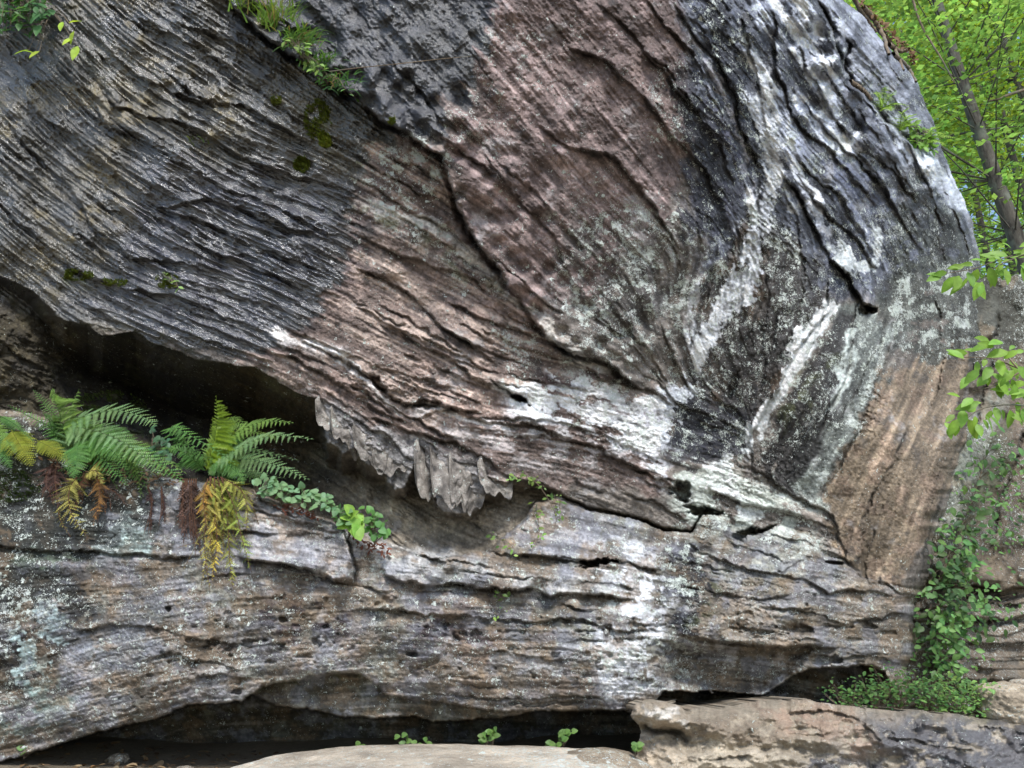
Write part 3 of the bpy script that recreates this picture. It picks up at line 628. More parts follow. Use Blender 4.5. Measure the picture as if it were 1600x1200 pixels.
# moss tint where water sits
mg = G.poly([(100,600),(150,640),(220,640),(260,700),(180,690),(90,640)], 12)
C = mixm(C, mg * sstep(-.1, .3, bl2), (.055, .075, .018), .9)
for pts in ([(1225,640),(1250,600),(1262,575),(1240,640),(1222,690)],[(80,420),(140,425),(130,445),(90,440)],[(240,425),(285,428),(280,455),(250,450)],[(490,150),(512,170),(518,235),(478,225)],[(1250,640),(1300,560),(1310,575),(1262,650)],
            [(520,330),(600,350),(720,430),(800,450),(740,430),(620,345)],[(-110,660),(40,690),(100,730),(20,760),(-110,740)],[(1070,960),(1110,900),(1120,930),(1090,1000)],[(380,1068),(520,1046),(560,1052),(400,1090)]):
    C = mixm(C, G.poly(pts, 8) * sstep(-.2, .25, bl2), (.075, .085, .03), .65)
C = mixm(C, LM * sstep(.15, .6, bnd), (.30, .275, .25), .3); C = mixm(C, LM * sstep(.15, .6, -bnd), (.12, .105, .085), .3); C = mixm(C, LM * sstep(.05, .3, mot), (.20, .145, .095), .55); C = mixm(C, LM * sstep(.08, .3, -mot), (.19, .195, .215), .55)
C = mixm(C, GROOVE, (.05, .045, .04), .5)
sp = vnoise(X / 2.6, Y / 2.6, 160) + .7 * vnoise(X / 6, Y / 6, 161)
C *= np.exp((.38 - .16 * LM) * bl2 + .22 * bl + (.20 - .10 * LM) * np.tanh(l2) + .16 * np.tanh(l3) + .20 * sp)[..., None] * .93
C = mixm(C, sstep(.25, .55, fbm(X / 30, Y / 30, 170, 5, .65)) * (1 - leftwet), (.07, .065, .06), .55)
C = mixm(C, sstep(.30, .55, fbm(X / 45, Y / 45, 171, 5, .65)) * (1 - leftwet) * (1 - black) * sstep(.06, .15, C.mean(-1)), (.36, .35, .34), .45)
C = C * (C.mean(-1, keepdims=True) / .2) ** .42 * .99; gmean = C.mean(-1, keepdims=True); C = gmean + (C - gmean) * 1.26
C = np.clip(C * np.array([.97, 1.0, 1.06]), .01, .78)
wet = np.clip(leftwet * (.9 + .3 * bl) + .7 * black + .35 * dl * leftwet + .25 * G.poly([(1240,130),(1400,200),(1500,330),(1400,380),(1250,260)], 40) + .25 * rtop * sstep(0, .4, bl2) + .35 * darkV * (bl2 > 0), 0, 1)
wet = np.maximum(wet, .12); wet *= (1 - .35 * sstep(.1, .5, bl2))
li = .03 + .05 * mid + .10 * pink * sstep(-.1, .4, bl) + .16 * rtop + .20 * darkV + .12 * LM
for pts, fe, v in (([(880,330),(1060,300),(1130,400),(1060,620),(960,580),(870,470)], 30, .42), ([(1060,560),(1180,600),(1170,720),(1050,720)], 20, .35), ([(1180,470),(1310,470),(1330,620),(1230,720),(1170,700)], 20, .30),
                   ([(540,200),(640,210),(720,260),(640,330),(560,290)], 14, .55), ([(560,300),(700,360),(800,450),(720,460),(600,360)], 14, .35), ([(620,200),(690,195),(690,235),(650,225)], 6, .9),
                   ([(1345,500),(1400,480),(1385,560),(1340,680),(1290,790),(1270,740),(1310,660)], 12, .5), ([(1380,430),(1540,400),(1530,560),(1440,560),(1390,520)], 20, .5), ([(-110,640),(250,760),(240,870),(-110,870)], 16, .26),
                   ([(-110,900),(120,910),(60,1100),(-110,1160)], 16, .34), ([(780,500),(900,540),(1060,610),(1050,740),(900,690),(780,640)], 20, .35), ([(1040,850),(1110,850),(1080,1010),(1040,1000)], 10, .45),
                   ([(1100,-50),(1300,-50),(1340,260),(1180,330),(1120,150)], 20, .28), ([(700,20),(790,20),(790,260),(700,240)], 14, .22), ([(1010,100),(1080,100),(1080,240),(1020,230)], 14, .25),
                   ([(1040,740),(1290,740),(1300,880),(1060,830)], 14, .4), ([(950,820),(1100,840),(1100,1100),(930,1080)], 20, .35)):
    li = np.maximum(li, v * G.poly(pts, fe) * (.8 + .6 * bl2))
li *= (1 - .93 * leftwet) * (1 - .9 * black) * (1 - .6 * ug)
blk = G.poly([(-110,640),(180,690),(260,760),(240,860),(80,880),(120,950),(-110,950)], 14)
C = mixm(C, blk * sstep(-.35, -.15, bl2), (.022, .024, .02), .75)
li = np.clip(li * (.25 + 1.5 * sstep(-.15, .3, fbm(WX / 13, WY / 13, 190, 4, .65) + .12 * l2)), 0, 1)
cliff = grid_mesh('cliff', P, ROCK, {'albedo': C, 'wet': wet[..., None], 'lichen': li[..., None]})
tag(cliff, 'overhanging banded sandstone cliff with wet black streaks and pale lichen', None, None, 'structure')
Dc = D + Dr
G0 = G
def depth_main(px, py):
    j = int(np.clip((py - G0.y0) / G0.step, 0, len(gy) - 1)); i = int(np.clip((px - G0.x0) / G0.step, 0, len(gx) - 1)); return float(Dc[j, i]), px > silx[j] - 3
def depth_at(px, py):
    d, past = depth_main(px, py)
    if past and py > 440:
        j = int(np.clip((py - 380) / 1.6, 0, D2.shape[0] - 1)); i = int(np.clip((px - 1370) / 1.6, 0, D2.shape[1] - 1)); return float(D2[j, i])
    return d
def on_rock(px, py, off=.0):
    return at(px, py, depth_at(px, py) - off)
def depth_lip(p):
    i = int((p[0] - G0.x0) / G0.step); j = int((p[1] - 12 - G0.y0) / G0.step); return float(D[j - 6:j, i - 3:i + 3].mean()) + .03
def flake(p0, p1, drop, seed, back=.16, th=.012, col=(.215, .195, .175)):
    'thin scalloped plate of rock hanging from the lip between two photo stations'
    d0 = depth_lip(p0); A = at(*p0, d0); Bv = at(*p1, d0 + back); n, m = 34, 26; k = drop / F * d0
    V = []; side = (Bv - A).cross(Vector((0, 0, 1))).normalized()
    for s_ in (1, -1):
        for i in range(n + 1):
            u = i / n; sc = (1 - abs(2 * u - 1) ** 9) ** .8 * (.80 + .14 * abs(math.sin(u * 5.5 + seed)) + .26 * mn_.noise(Vector((u * 6, seed, 0))) - .06 + .05 * mn_.noise(Vector((u * 24, seed, 2))))
            for j in range(m + 1):
                v = j / m; p = A.lerp(Bv, u) + Vector((0, 0, .05 - (k * sc + .05) * v)); p += side * (.03 * math.sin(v * 2.2 + u * 4 + seed) * v + s_ * th * .5 * (1 - v ** 3) + .016 * mn_.fractal(Vector((u * 5, v * 5, seed)), 1, 2, 6) + .004 * math.sin(v * 26 + 3 * mn_.noise(Vector((u * 4, seed, 1)))))
                p += Vector((0, -.05 * v * (1 - u), 0)); V.append(tuple(p))
    idx = lambda s_, i, j: s_ * (n + 1) * (m + 1) + i * (m + 1) + j; Q = []
    for i in range(n):
        for j in range(m): Q += [(idx(0, i, j), idx(0, i + 1, j), idx(0, i + 1, j + 1), idx(0, i, j + 1)), (idx(1, i, j), idx(1, i, j + 1), idx(1, i + 1, j + 1), idx(1, i + 1, j))]
        Q.append((idx(0, i, m), idx(0, i + 1, m), idx(1, i + 1, m), idx(1, i, m)))
    for i in (0, n):
        for j in range(m): Q.append((idx(0, i, j), idx(0, i, j + 1), idx(1, i, j + 1), idx(1, i, j)))
    V = np.array(V); cc = np.array([[mn_.fractal(Vector(v) * 14, 1, 2, 5)] for v in V])
    raw_mesh('rock_flake', V, Q, ROCK, {'albedo': np.clip(np.array(col) * (1 + 1.1 * cc), .05, .6), 'wet': np.full((len(V), 1), .08), 'lichen': np.clip(.08 + .3 * cc, 0, 1)}, True, cliff)
from mathutils import noise as mn_
for i, a in enumerate([((498,628),(540,662),44,.10), ((518,644),(574,684),52,.14), ((552,672),(606,708),46,.08), ((586,700),(650,694),52,.12), ((654,694),(690,722),98,.22), ((672,706),(740,732),84,.07), ((702,714),(760,742),78,.10), ((750,724),(798,750),46,.12)]): flake(*a[:3], 3.1 + i * 1.7, a[3])
print('cliff', time.time() - T0)

# ================================================================ other rock and the ground
def fold_rows(P, gy_, y0, step, top, vec):
    """rows above the top edge run back behind it"""
    for i in range(P.shape[1]):
        e = int(math.ceil((top[i] - y0) / step))
        if 0 < e < P.shape[0]:
            k = np.arange(e, 0, -1)[:, None]; P[:e, i] = P[e, i] + k * np.array([vec])
def small_grid(x0, x1, y0, y1, step, seed):
    g = Grid(x0, x1, y0, y1, step); g.warp(6, 34, seed); return g
# rock wall beyond the corner on the right
G2 = small_grid(1370, 1740, 380, 1240, 1.6, 8)
X2, Y2 = G2.X, G2.Y
th2 = np.radians(np.where(Y2 < 930, 112 - (Y2 - 600) * .02, -4)); 
lv = lic(X2.shape, np.cos(th2).astype(np.float32), np.sin(th2).astype(np.float32), 3, 30, 9)
f1 = fbm(X2 / 70, Y2 / 70, 201, 4); f2 = fbm(X2 / 16, Y2 / 16, 202, 4, .6); f3 = vnoise(X2 / 3, Y2 / 3, 203)
D2 = 6.15 + .0035 * np.clip(X2 - 1520, -40, 400) + .0002 * (Y2 - 700) - .12 * f1 - .02 * f2 - .012 * lv - .003 * f3
sw = Y2 / 19 + .5 * vnoise(X2 / 60, Y2 / 30, 210); sw = sw - np.floor(sw)
D2 -= .05 * sstep(890, 930, Y2) * sw ** 1.6 * (1 - sstep(.9, 1, sw))
Rsave, Gsave, GRsave = R, G, GROOVE
R = np.zeros(X2.shape); G = G2; GROOVE = np.zeros(X2.shape)
for a in [([(1440,905),(1500,915),(1560,922),(1650,915)], .25, 60, .25, 14), ([(1440,972),(1500,965),(1560,968),(1650,958)], .18, 40, .12, 6), ([(1450,1068),(1540,1072),(1660,1070)], .25, 60, .4, 12),
          ([(1480,1000),(1560,1005),(1660,1000)], .05, 20, .02), ([(1480,1035),(1560,1030),(1660,1034)], .05, 20, .02), ([(1500,930),(1560,945),(1660,940)], .1, 20, .06)]: ledge(*a)
for a in [([(1600,660),(1580,740),(1555,800),(1540,880)], .1, 30, .04), ([(1560,480),(1550,560),(1530,640),(1515,700)], .12, 40, .04), ([(1650,560),(1620,680),(1600,800)], .06, 30, .03)]: ledge(*a, 3.0, -1)
D2 = D2 - R; R2G = GROOVE; R, G, GROOVE = Rsave, Gsave, GRsave
P2 = at_np(X2, Y2, D2)
top2 = np.interp(G2.gx, [1370, 1455, 1500, 1530, 1550, 1572, 1600, 1640, 1740], [450, 446, 440, 438, 430, 440, 424, 420, 400]) + 5 * fbm(G2.gx / 12, G2.gx * 0, 71, 3)
fold_rows(P2, G2.gy, 380, 1.6, top2, (0, .035, .004))
G2.colour(); c2 = np.zeros(X2.shape + (3,)) + np.array([.165, .13, .095])
c2 = mixm(c2, sstep(0, .4, f1), (.20, .155, .11), .7); c2 = mixm(c2, sstep(.05, .4, f2), (.13, .12, .10), .6); c2 = mixm(c2, G2.poly([(1440,420),(1740,380),(1740,600),(1590,580),(1540,560),(1520,600),(1440,640)], 14), (.075, .08, .065), .85)
c2 = mixm(c2, G2.poly([(1530,620),(1580,600),(1560,700),(1500,800),(1460,870),(1480,760)], 14) , (.30, .33, .29), .7); c2 = mixm(c2, G2.poly([(1560,690),(1600,640),(1560,760),(1490,850),(1460,880)], 10), (.09, .10, .06), .8)
c2 = mixm(c2, R2G, (.03, .028, .022), .8); c2 *= (1 + .25 * f2 + .12 * np.tanh(lv))[..., None]
c2 *= (1 + .25 * vnoise(X2 / 2.6, Y2 / 2.6, 220))[..., None]; c2 = mixm(c2, sstep(.1, .35, fbm(X2 / 28, Y2 / 40, 221, 5, .62)), (.26, .205, .14), .6)
c2 *= .8
wall2 = grid_mesh('cliff', P2, ROCK, {'albedo': np.clip(c2, .01, .7), 'wet': np.full(X2.shape + (1,), .12), 'lichen': np.clip(.15 + .4 * f1, 0, 1)[..., None]})
tag(wall2, 'tan rock wall set back round the corner behind the hanging vines', None, None, 'structure')

# boulder in the bottom right corner
G3 = small_grid(940, 1720, 1060, 1300, 1.5, 12)
X3, Y3 = G3.X, G3.Y
f1 = fbm(X3 / 110, Y3 / 60, 301, 4); f2 = fbm(X3 / 24, Y3 / 18, 302, 5, .6); f3 = vnoise(X3 / 3.2, Y3 / 3.2, 303); f4 = fbm(X3 / 60 + Y3 / 90, Y3 / 30 - X3 / 140, 305, 4)
top3 = np.interp(G3.gx, [940, 985, 992, 1006, 1040, 1062, 1072, 1082, 1110, 1150, 1210, 1290, 1340, 1400, 1440, 1500, 1560, 1640, 1720], [1110, 1108, 1101, 1097, 1096, 1101, 1112, 1107, 1106, 1101, 1091, 1096, 1104, 1110, 1110, 1117, 1126, 1124, 1120]) + 4 * fbm(G3.gx / 20, G3.gx * 0, 72, 4)
T3 = Y3 - top3[None]
D3 = 4.35 - .0022 * T3 + .0004 * (X3 - 1000) - .20 * f1 - .045 * f2 - .003 * f3 - .10 * f4
D3 += .30 * (1 - np.sqrt(np.clip(1 - (1 - np.clip(T3 / 26, 0, 1)) ** 2, 0, 1)))
D3 -= .22 * np.exp(-((X3 - 1028) / 42) ** 2) * (1 - sstep(8, 60, T3))
D3 += .20 * np.exp(-((T3 - 42) / 7) ** 2) * np.exp(-((X3 - 1045) / 30) ** 2)
R = np.zeros(X3.shape); G = G3; GROOVE = np.zeros(X3.shape)
for a in [([(1000,1128),(1030,1142),(1062,1140),(1080,1128)], .10, 22, .03), ([(1210,1140),(1260,1150),(1300,1146)], .03, 25, .0), ([(1230,1112),(1280,1108),(1330,1118),(1350,1128)], .05, 22, .03), ([(1330,1112),(1345,1125),(1380,1160)], .03, 20, .02),
          ([(1515,1118),(1580,1125),(1620,1130)], .05, 10, .02), ([(1515,1132),(1580,1142),(1640,1145)], .04, 10, .015), ([(1070,1180),(1120,1188),(1180,1180)], .04, 20, .01), ([(1380,1150),(1450,1160),(1530,1175)], .04, 25, .01)]: ledge(*a)
D3 -= R; R3G = GROOVE; R, G, GROOVE = Rsave, Gsave, GRsave
P3 = at_np(X3, Y3, D3)
lf = 988 + 5 * fbm(G3.gy / 14, G3.gy * 0 + 2, 75, 4) + 12 * sstep(1120, 1135, G3.gy) - 6 * sstep(1150, 1170, G3.gy)
for j in range(len(G3.gy)):
    e = int((lf[j] - 940) / 1.5); k = np.arange(e, 0, -1)[:, None]; P3[j, :e] = P3[j, e] + k * np.array([[.012, .02, 0]])
fold_rows(P3, G3.gy, 1060, 1.5, top3, (0, .03, -.002))
G3.colour(); c3 = np.zeros(X3.shape + (3,)) + np.array([.33, .28, .21])
def p3(pts, fe, col, k, th=None):
    global c3
    m = G3.poly(pts, fe)
    if th is not None: m = m * sstep(th, th + .3, f2 + .5 * f1)
    c3 = mixm(c3, m, col, k)
c3 = mixm(c3, sstep(-.1, .3, f2), (.26, .20, .145), .55)
p3([(1060,1100),(1200,1100),(1260,1180),(1150,1170),(1060,1150)], 12, (.16, .125, .09), .7, -.2)
p3([(1190,1095),(1340,1105),(1400,1180),(1260,1160)], 12, (.27, .18, .13), .6, -.2)
p3([(1360,1115),(1700,1130),(1700,1300),(1200,1300),(1280,1180),(1380,1170)], 22, (.05, .05, .058), .92, -.3)
p3([(1120,1150),(1260,1170),(1280,1300),(1000,1300),(1000,1180)], 16, (.44, .38, .29), .85, -.35)
p3([(985,1100),(1075,1100),(1080,1300),(985,1300)], 10, (.40, .33, .25), .6, -.3)
for q in ([(1000,1108),(1030,1100),(1052,1112),(1040,1120),(1008,1118)], [(1030,1098),(1062,1102),(1060,1110),(1035,1106)], [(1058,1118),(1068,1120),(1072,1135),(1062,1132)], [(1004,1128),(1018,1130),(1010,1138)], [(1290,1099),(1305,1101),(1300,1105)]): p3(q, 4, (.62, .58, .52), .95)
c3 = mixm(c3, R3G, (.06, .05, .04), .6); c3 *= (1 + .3 * f2 + .10 * f3)[..., None]
b3 = grid_mesh('boulder', P3, ROCK, {'albedo': np.clip(c3, .012, .75), 'wet': np.clip(.1 + .5 * G3.poly([(1360,1115),(1700,1130),(1700,1300),(1200,1300),(1280,1180)], 25), 0, 1)[..., None], 'lichen': np.full(X3.shape + (1,), .04)})
tag(b3, 'broad brown boulder with white crusted knob at its left end', 'boulder')

from mathutils import noise as mn
def round_rock(name, loc, dims, seed, col, label, cat='rock', n=70, expo=2.6, amp=.12, rz=0):
    V = []; idx = {}; Q = []
    for f in range(6):
        for i in range(n + 1):
            for j in range(n + 1):
                a, b = 2 * i / n - 1, 2 * j / n - 1
                p = [(1, a, b), (-1, b, a), (b, 1, a), (a, -1, b), (a, b, 1), (b, a, -1)][f]
                k = tuple(round(q, 5) for q in p)
                if k not in idx: idx[k] = len(V); V.append(p)
        for i in range(n):
            for j in range(n):
                q = []
                for (u, v) in ((i, j), (i + 1, j), (i + 1, j + 1), (i, j + 1)):
                    a, b = 2 * u / n - 1, 2 * v / n - 1
                    q.append(idx[tuple(round(z, 5) for z in [(1, a, b), (-1, b, a), (b, 1, a), (a, -1, b), (a, b, 1), (b, a, -1)][f])])
                Q.append(q)
    out = []
    for p in V:
        v = Vector(p); m = sum(abs(c) ** expo for c in v) ** (1 / expo); v = v / m
        d = 1 + amp * (mn.fractal(v * 1.6 + Vector((seed, 0, 0)), 1, 2, 6) + .25 * mn.fractal(v * 9 + Vector((seed, 3, 0)), 1, 2, 4))
        out.append((v.x * d * dims[0] / 2, v.y * d * dims[1] / 2, v.z * d * dims[2] / 2))
    out = np.array(out); cc = np.array([[mn.fractal(Vector(v) * 3 / max(dims) + Vector((0, seed, 0)), 1, 2, 5)] for v in out])
    c2_ = np.array([[mn.fractal(Vector(v) * 16 / max(dims) + Vector((3, seed, 0)), 1, 2, 4)] for v in out]); c = np.array(col) * (1 + .6 * cc + .35 * c2_)
    o = raw_mesh(name, out, Q, ROCK, {'albedo': np.clip(c, .02, .7), 'wet': np.full((len(out), 1), .1), 'lichen': np.clip(.15 + .5 * cc, 0, 1)})
    o.location = loc; o.rotation_euler.z = rz; return tag(o, label, cat)
s1 = at(700, 1200, 4.3); round_rock('rock_slab', (s1.x - .05, 4.05, .845 - .35), (2.6, 1.35, .74), 3.2, (.42, .36, .28), 'low pale smooth rock slab in front of the dark gap', 'rock slab', 90, 3.4, .06)
s1 = at(930, 1185, 4.2); round_rock('rock_slab', (s1.x, 4.15, .72), (.62, .6, .30), 8.1, (.26, .21, .15), 'rounded brown stone between the pale slab and the boulder', 'rock', 50, 2.4, .06)
s1 = at(1578, 1104, 4.9); round_rock('rock', s1, (.36, .5, .27), 5.5, (.40, .33, .24), 'pale tan rounded stone at the right edge above the boulder', 'rock', 40, 2.4, .12)
s1 = at(1612, 1085, 5.3); round_rock('rock', s1, (.25, .3, .2), 9.5, (.36, .30, .23), 'small tan stone behind the rounded one at the right edge', 'rock', 30, 2.4, .12)

# ground: one sheet, a creek-side floor that steps up to the foot of the cliff and climbs into the wood
def gz(x, y):
    return .70 * sstep(2.2, 3.6, y) + 3.5 * sstep(9, 45, y) + .10 * fbm(x / 1.7, y / 1.7, 401, 4) * (1 + .6 * sstep(9, 30, y))
xs = np.concatenate([np.linspace(-90, -8, 40), np.linspace(-7.8, 9.8, 200), np.linspace(10, 90, 40)]); ys = np.concatenate([np.linspace(-80, -6, 40), np.linspace(-5.8, 11.8, 200), np.linspace(12, 110, 50)])
gxx, gyy = np.meshgrid(xs, ys); gzz = gz(gxx, gyy)
gn = fbm(gxx / .8, gyy / .8, 402, 5, .6)[..., None]
gc = np.array([.20, .165, .115]) * (1 + .5 * gn); gc = np.where(gyy[..., None] > 7, np.array([.10, .085, .05]) * (1 + .5 * gn), gc)
grd = grid_mesh('ground', np.stack([gxx, gyy, gzz], -1)[::-1], ROCK, {'albedo': np.clip(gc, .02, .5)[::-1], 'wet': np.full(gxx.shape + (1,), .1), 'lichen': np.zeros(gxx.shape + (1,))})
tag(grd, 'sandy forest floor in front of the cliff', None, None, 'structure')
print('rocks', time.time() - T0)

# ================================================================ plants
def leaf_material(name, tr=.45, rough=.5):
    m = bpy.data.materials.new(name); t, N, L, B = nodes(m)
    a = N.new('ShaderNodeAttribute'); a.attribute_name = 'albedo'
    co = N.new('ShaderNodeTexCoord').outputs['Object']
    k = mth(t, 'ADD', .55, mth(t, 'MULTIPLY', noise_n(t, co, 35, 3), .9))
    cc = N.new('ShaderNodeCombineColor'); [L.new(k, cc.inputs[i]) for i in range(3)]
    c = mixc(t, 1.0, a.outputs['Color'], cc.outputs[0], 'MULTIPLY')
    L.new(c, B.inputs['Base Color']); B.inputs['Roughness'].default_value = rough; B.inputs['Specular IOR Level'].default_value = .35
    tl = N.new('ShaderNodeBsdfTranslucent'); L.new(mixc(t, 1.0, c, (1.35, 1.3, .7), 'MULTIPLY'), tl.inputs[0])
    mx = N.new('ShaderNodeMixShader'); mx.inputs[0].default_value = tr
    L.new(B.outputs[0], mx.inputs[1]); L.new(tl.outputs[0], mx.inputs[2]); L.new(mx.outputs[0], N['Material Output'].inputs[0])
    return m
LEAF = leaf_material('leaf'); DRY = leaf_material('dry_leaf', .15, .75)
def bark_material(name, ca, cb):
    m = bpy.data.materials.new(name); t, N, L, B = nodes(m)
    co = N.new('ShaderNodeTexCoord').outputs['Object']
    mp = N.new('ShaderNodeMapping'); mp.inputs['Scale'].default_value = (1, 1, .18); L.new(co, mp.inputs[0])
    n = noise_n(t, mp.outputs[0], 22, 6, .7); p = noise_n(t, co, 3.5, 3, .6)
    c = mixc(t, ramp(t, n, .35, .65), ca, cb); c = mixc(t, ramp(t, p, .5, .65), c, (.13, .14, .11))
    L.new(c, B.inputs['Base Color']); B.inputs['Roughness'].default_value = .9
    b = N.new('ShaderNodeBump'); b.inputs['Distance'].default_value = .02; b.inputs['Strength'].default_value = .8; L.new(n, b.inputs['Height']); L.new(b.outputs[0], B.inputs['Normal'])
    return m
BARK = bark_material('bark', (.035, .03, .025), (.11, .098, .08)); TWIG = bark_material('twig_bark', (.10, .075, .05), (.20, .15, .10))

class MB:
    def __init__(s): s.v = []; s.f = []; s.c = []
    def quad(s, a, b, c, d, col):
        n = len(s.v); s.v += [a, b, c, d]; s.f.append((n, n + 1, n + 2, n + 3)); s.c += [col] * 4
    def leaf(s, o, t, nrm, L, W, col, fold=.25, droop=.15, heart=0):
        """leaf from o along unit t: 3 stations, folded on the midrib"""
        sd_ = t.cross(nrm); sd_.normalize(); n = len(s.v)
        st = [(0, .02), (.22, .80), (.5, 1.0), (.78, .62), (1, .0)] if not heart else [(-.12, .5), (.1, .95), (.4, 1.0), (.75, .62), (1, .0)]
        for (u, wv) in st:
            m = o + t * (L * u) - nrm * (droop * L * u * u)
            e = nrm * (fold * W * .5 * wv)
            s.v += [tuple(m - sd_ * (W * .5 * wv) + e), tuple(m if not (heart and u < 0) else o), tuple(m + sd_ * (W * .5 * wv) + e)]
            k = .93 if wv else 1.0
            s.c += [col, tuple(q * 1.12 for q in col), col]
        for i in range(len(st) - 1):
            a = n + 3 * i; s.f += [(a, a + 3, a + 4, a + 1), (a + 1, a + 4, a + 5, a + 2)]
    def tube(s, pts, r0, r1, col, k=5):
        n = len(s.v); pts = [Vector(p) for p in pts]; m = len(pts)
        for i, p in enumerate(pts):
            d = (pts[min(i + 1, m - 1)] - pts[max(i - 1, 0)]).normalized()
            a = d.orthogonal().normalized() if i == 0 else (a - d * a.dot(d)).normalized(); b = d.cross(a); r = r0 + (r1 - r0) * i / (m - 1)
            for q in range(k):
                g = 2 * math.pi * q / k; s.v.append(tuple(p + (a * math.cos(g) + b * math.sin(g)) * r)); s.c.append(col)
        for i in range(m - 1):
            for q in range(k):
                a0 = n + i * k + q; a1 = n + i * k + (q + 1) % k; s.f.append((a0, a1, a1 + k, a0 + k))
    def build(s, name, mat, parent=None, origin=(0, 0, 0), smooth=True):
        V = np.array([tuple(v) for v in s.v], float) - np.array(origin)
        return raw_mesh(name, V, s.f, mat, {'albedo': np.clip(np.array(s.c), .005, .8)}, smooth, parent)
def vary(col, a=.2):
    k = 1 + rnd.uniform(-a, a); h = rnd.uniform(-a, a) * .4
    return (col[0] * (k + h), col[1] * k, col[2] * (k - h))
def bez(pts, n):
    """smooth curve through points (Catmull-Rom)"""
    P = [Vector(p) for p in pts]; P = [P[0] * 2 - P[1]] + P + [P[-1] * 2 - P[-2]]; out = []; m = len(P) - 3
    for i in range(n + 1):
        t = i / n * m; k = min(int(t), m - 1); f = t - k; a, b, c, d = P[k:k + 4]
        out.append(.5 * ((2 * b) + (c - a) * f + (2 * a - 5 * b + 4 * c - d) * f * f + (3 * b - a - 3 * c + d) * f ** 3))
    return out
GREEN = (.12, .26, .07); LIME = (.20, .33, .08); YEL = (.32, .29, .07); BRN = (.13, .065, .03); PALEG = (.21, .34, .15)
def frond(parent, pts, wpx, col, origin, nrm=None, mat=None, off=(.0, .25), np_=24, sides=(1, 1), curl=.0, pin=1.0):
    """pts: photo-pixel stations of the midrib; off: how far base and tip stand out from the rock"""
    mb = MB(); d0 = min([depth_at(*pts[0]), 4.35 if pts[0][0] < 700 else 99] + [depth_at(*p) + .04 for p in pts[1:]])
    P3d = [at(p[0], p[1], d0 - (off[0] + (off[1] - off[0]) * i / (len(pts) - 1))) for i, p in enumerate(pts)]
    bd = Vector((rnd.gauss(0, .02), 0, rnd.gauss(0, .015))); P3d = [p + bd * (i * i / 3.) for i, p in enumerate(P3d)]
    cv = bez(P3d, np_ * 2); nrm = (nrm or Vector((rnd.uniform(-.15, .15), -.8, .6))).normalized()
    mb.tube(cv[::2], .0035, .001, tuple(q * .6 for q in vary(col)) if mat is None else (.09, .04, .02), 4)
    Wm = wpx / F * P3d[0].y * 1.05
    for i in range(3, len(cv) - 1):
        u = i / (len(cv) - 1); prof = min(1, .35 + u * 3.2) * (1 - u) ** .72 * 1.12 + .02
        T = (cv[i + 1] - cv[i - 1]).normalized(); sdv = T.cross(nrm).normalized()
        for si, sg in ((0, 1), (1, -1)):
            if i % 2 != si: continue
            Lp = Wm * prof * sides[si] * rnd.uniform(.9, 1.08)
            if Lp < .004 or rnd.random() < .04: continue
            dirp = (sdv * sg + T * .42 + nrm * rnd.uniform(-.12, .12) - Vector((0, 0, curl + rnd.uniform(.05, .3)))).normalized()
            pn = nrm + Vector((rnd.uniform(-.15, .15),) * 3); pc = vary(col, .16) if mat is None else tuple(c * kq for kq in [rnd.choice((.3, .55, .8, 1, 1.1)) * rnd.uniform(.8, 1.15)] for c in vary(col, .10))
            if mat is not None: Lp *= rnd.uniform(.45, 1.15); dirp = (dirp + Vector((rnd.gauss(0, .25), rnd.gauss(0, .3), rnd.gauss(-.1, .3)))).normalized(); pn = (pn + Vector((rnd.gauss(0, .6), 0, rnd.gauss(0, .6)))).normalized()
            K = max(4, int(Lp / .0085 * pin)); w_ = Lp * .17 + .004
            q = dirp.cross(pn).normalized()
            for k in range(K):
                v = (k + .5) / K; o = cv[i] + dirp * (Lp * v) - pn * (.12 * Lp * v * v) ; ll = w_ * (1 - v) ** .6 * rnd.uniform(.85, 1.1)
                wd = Lp / K * .42
                for s2 in (1, -1):
                    tdir = (q * s2 + dirp * .45).normalized()
                    mb.quad(tuple(o - dirp * wd * .9), tuple(o + tdir * ll * .6 - dirp * wd * .6 + pn * .15 * ll), tuple(o + tdir * ll), tuple(o + dirp * wd * 1.0), pc)
    return mb.build('frond', mat or LEAF, parent, origin, False)
GF = 'ferns on the rock shelf'
def curl_group(g): return g and 'dead' in g
def fern(base, fronds, label, group, name='fern'):
    b = on_rock(*base); r = empty(name, b); tag(r, label, 'fern', group)
    for f in fronds:
        kw = f[3] if len(f) > 3 else {}
        f = (([f[0][0]] + [(f[0][0][0] + (x - f[0][0][0]) * 1.06, f[0][0][1] + (y - f[0][0][1]) * 1.06) for x, y in f[0][1:]],) + tuple(f[1:])); frond(r, f[0], f[1] * (1.4 if group == GF else 2.0 if curl_group(group) else 1.2), f[2], b, **kw)
        for rep_ in range(2 if group == GF else (2 if curl_group(group) else 0)):      # further, shorter frond behind most of the long ones
            q = [(x + rnd.uniform(-7, 7) * i, y + rnd.uniform(-5, 9) * i) for i, (x, y) in enumerate(f[0])]; q = [q[0]] + [(q[0][0] + (x - q[0][0]) * .8, q[0][1] + (y - q[0][1]) * .8) for x, y in q[1:]]
            frond(r, q, f[1], tuple(c * .8 for c in f[2]), b, **{**kw, 'off': (0, .1) if group == GF else (.02, .08)})
    return r
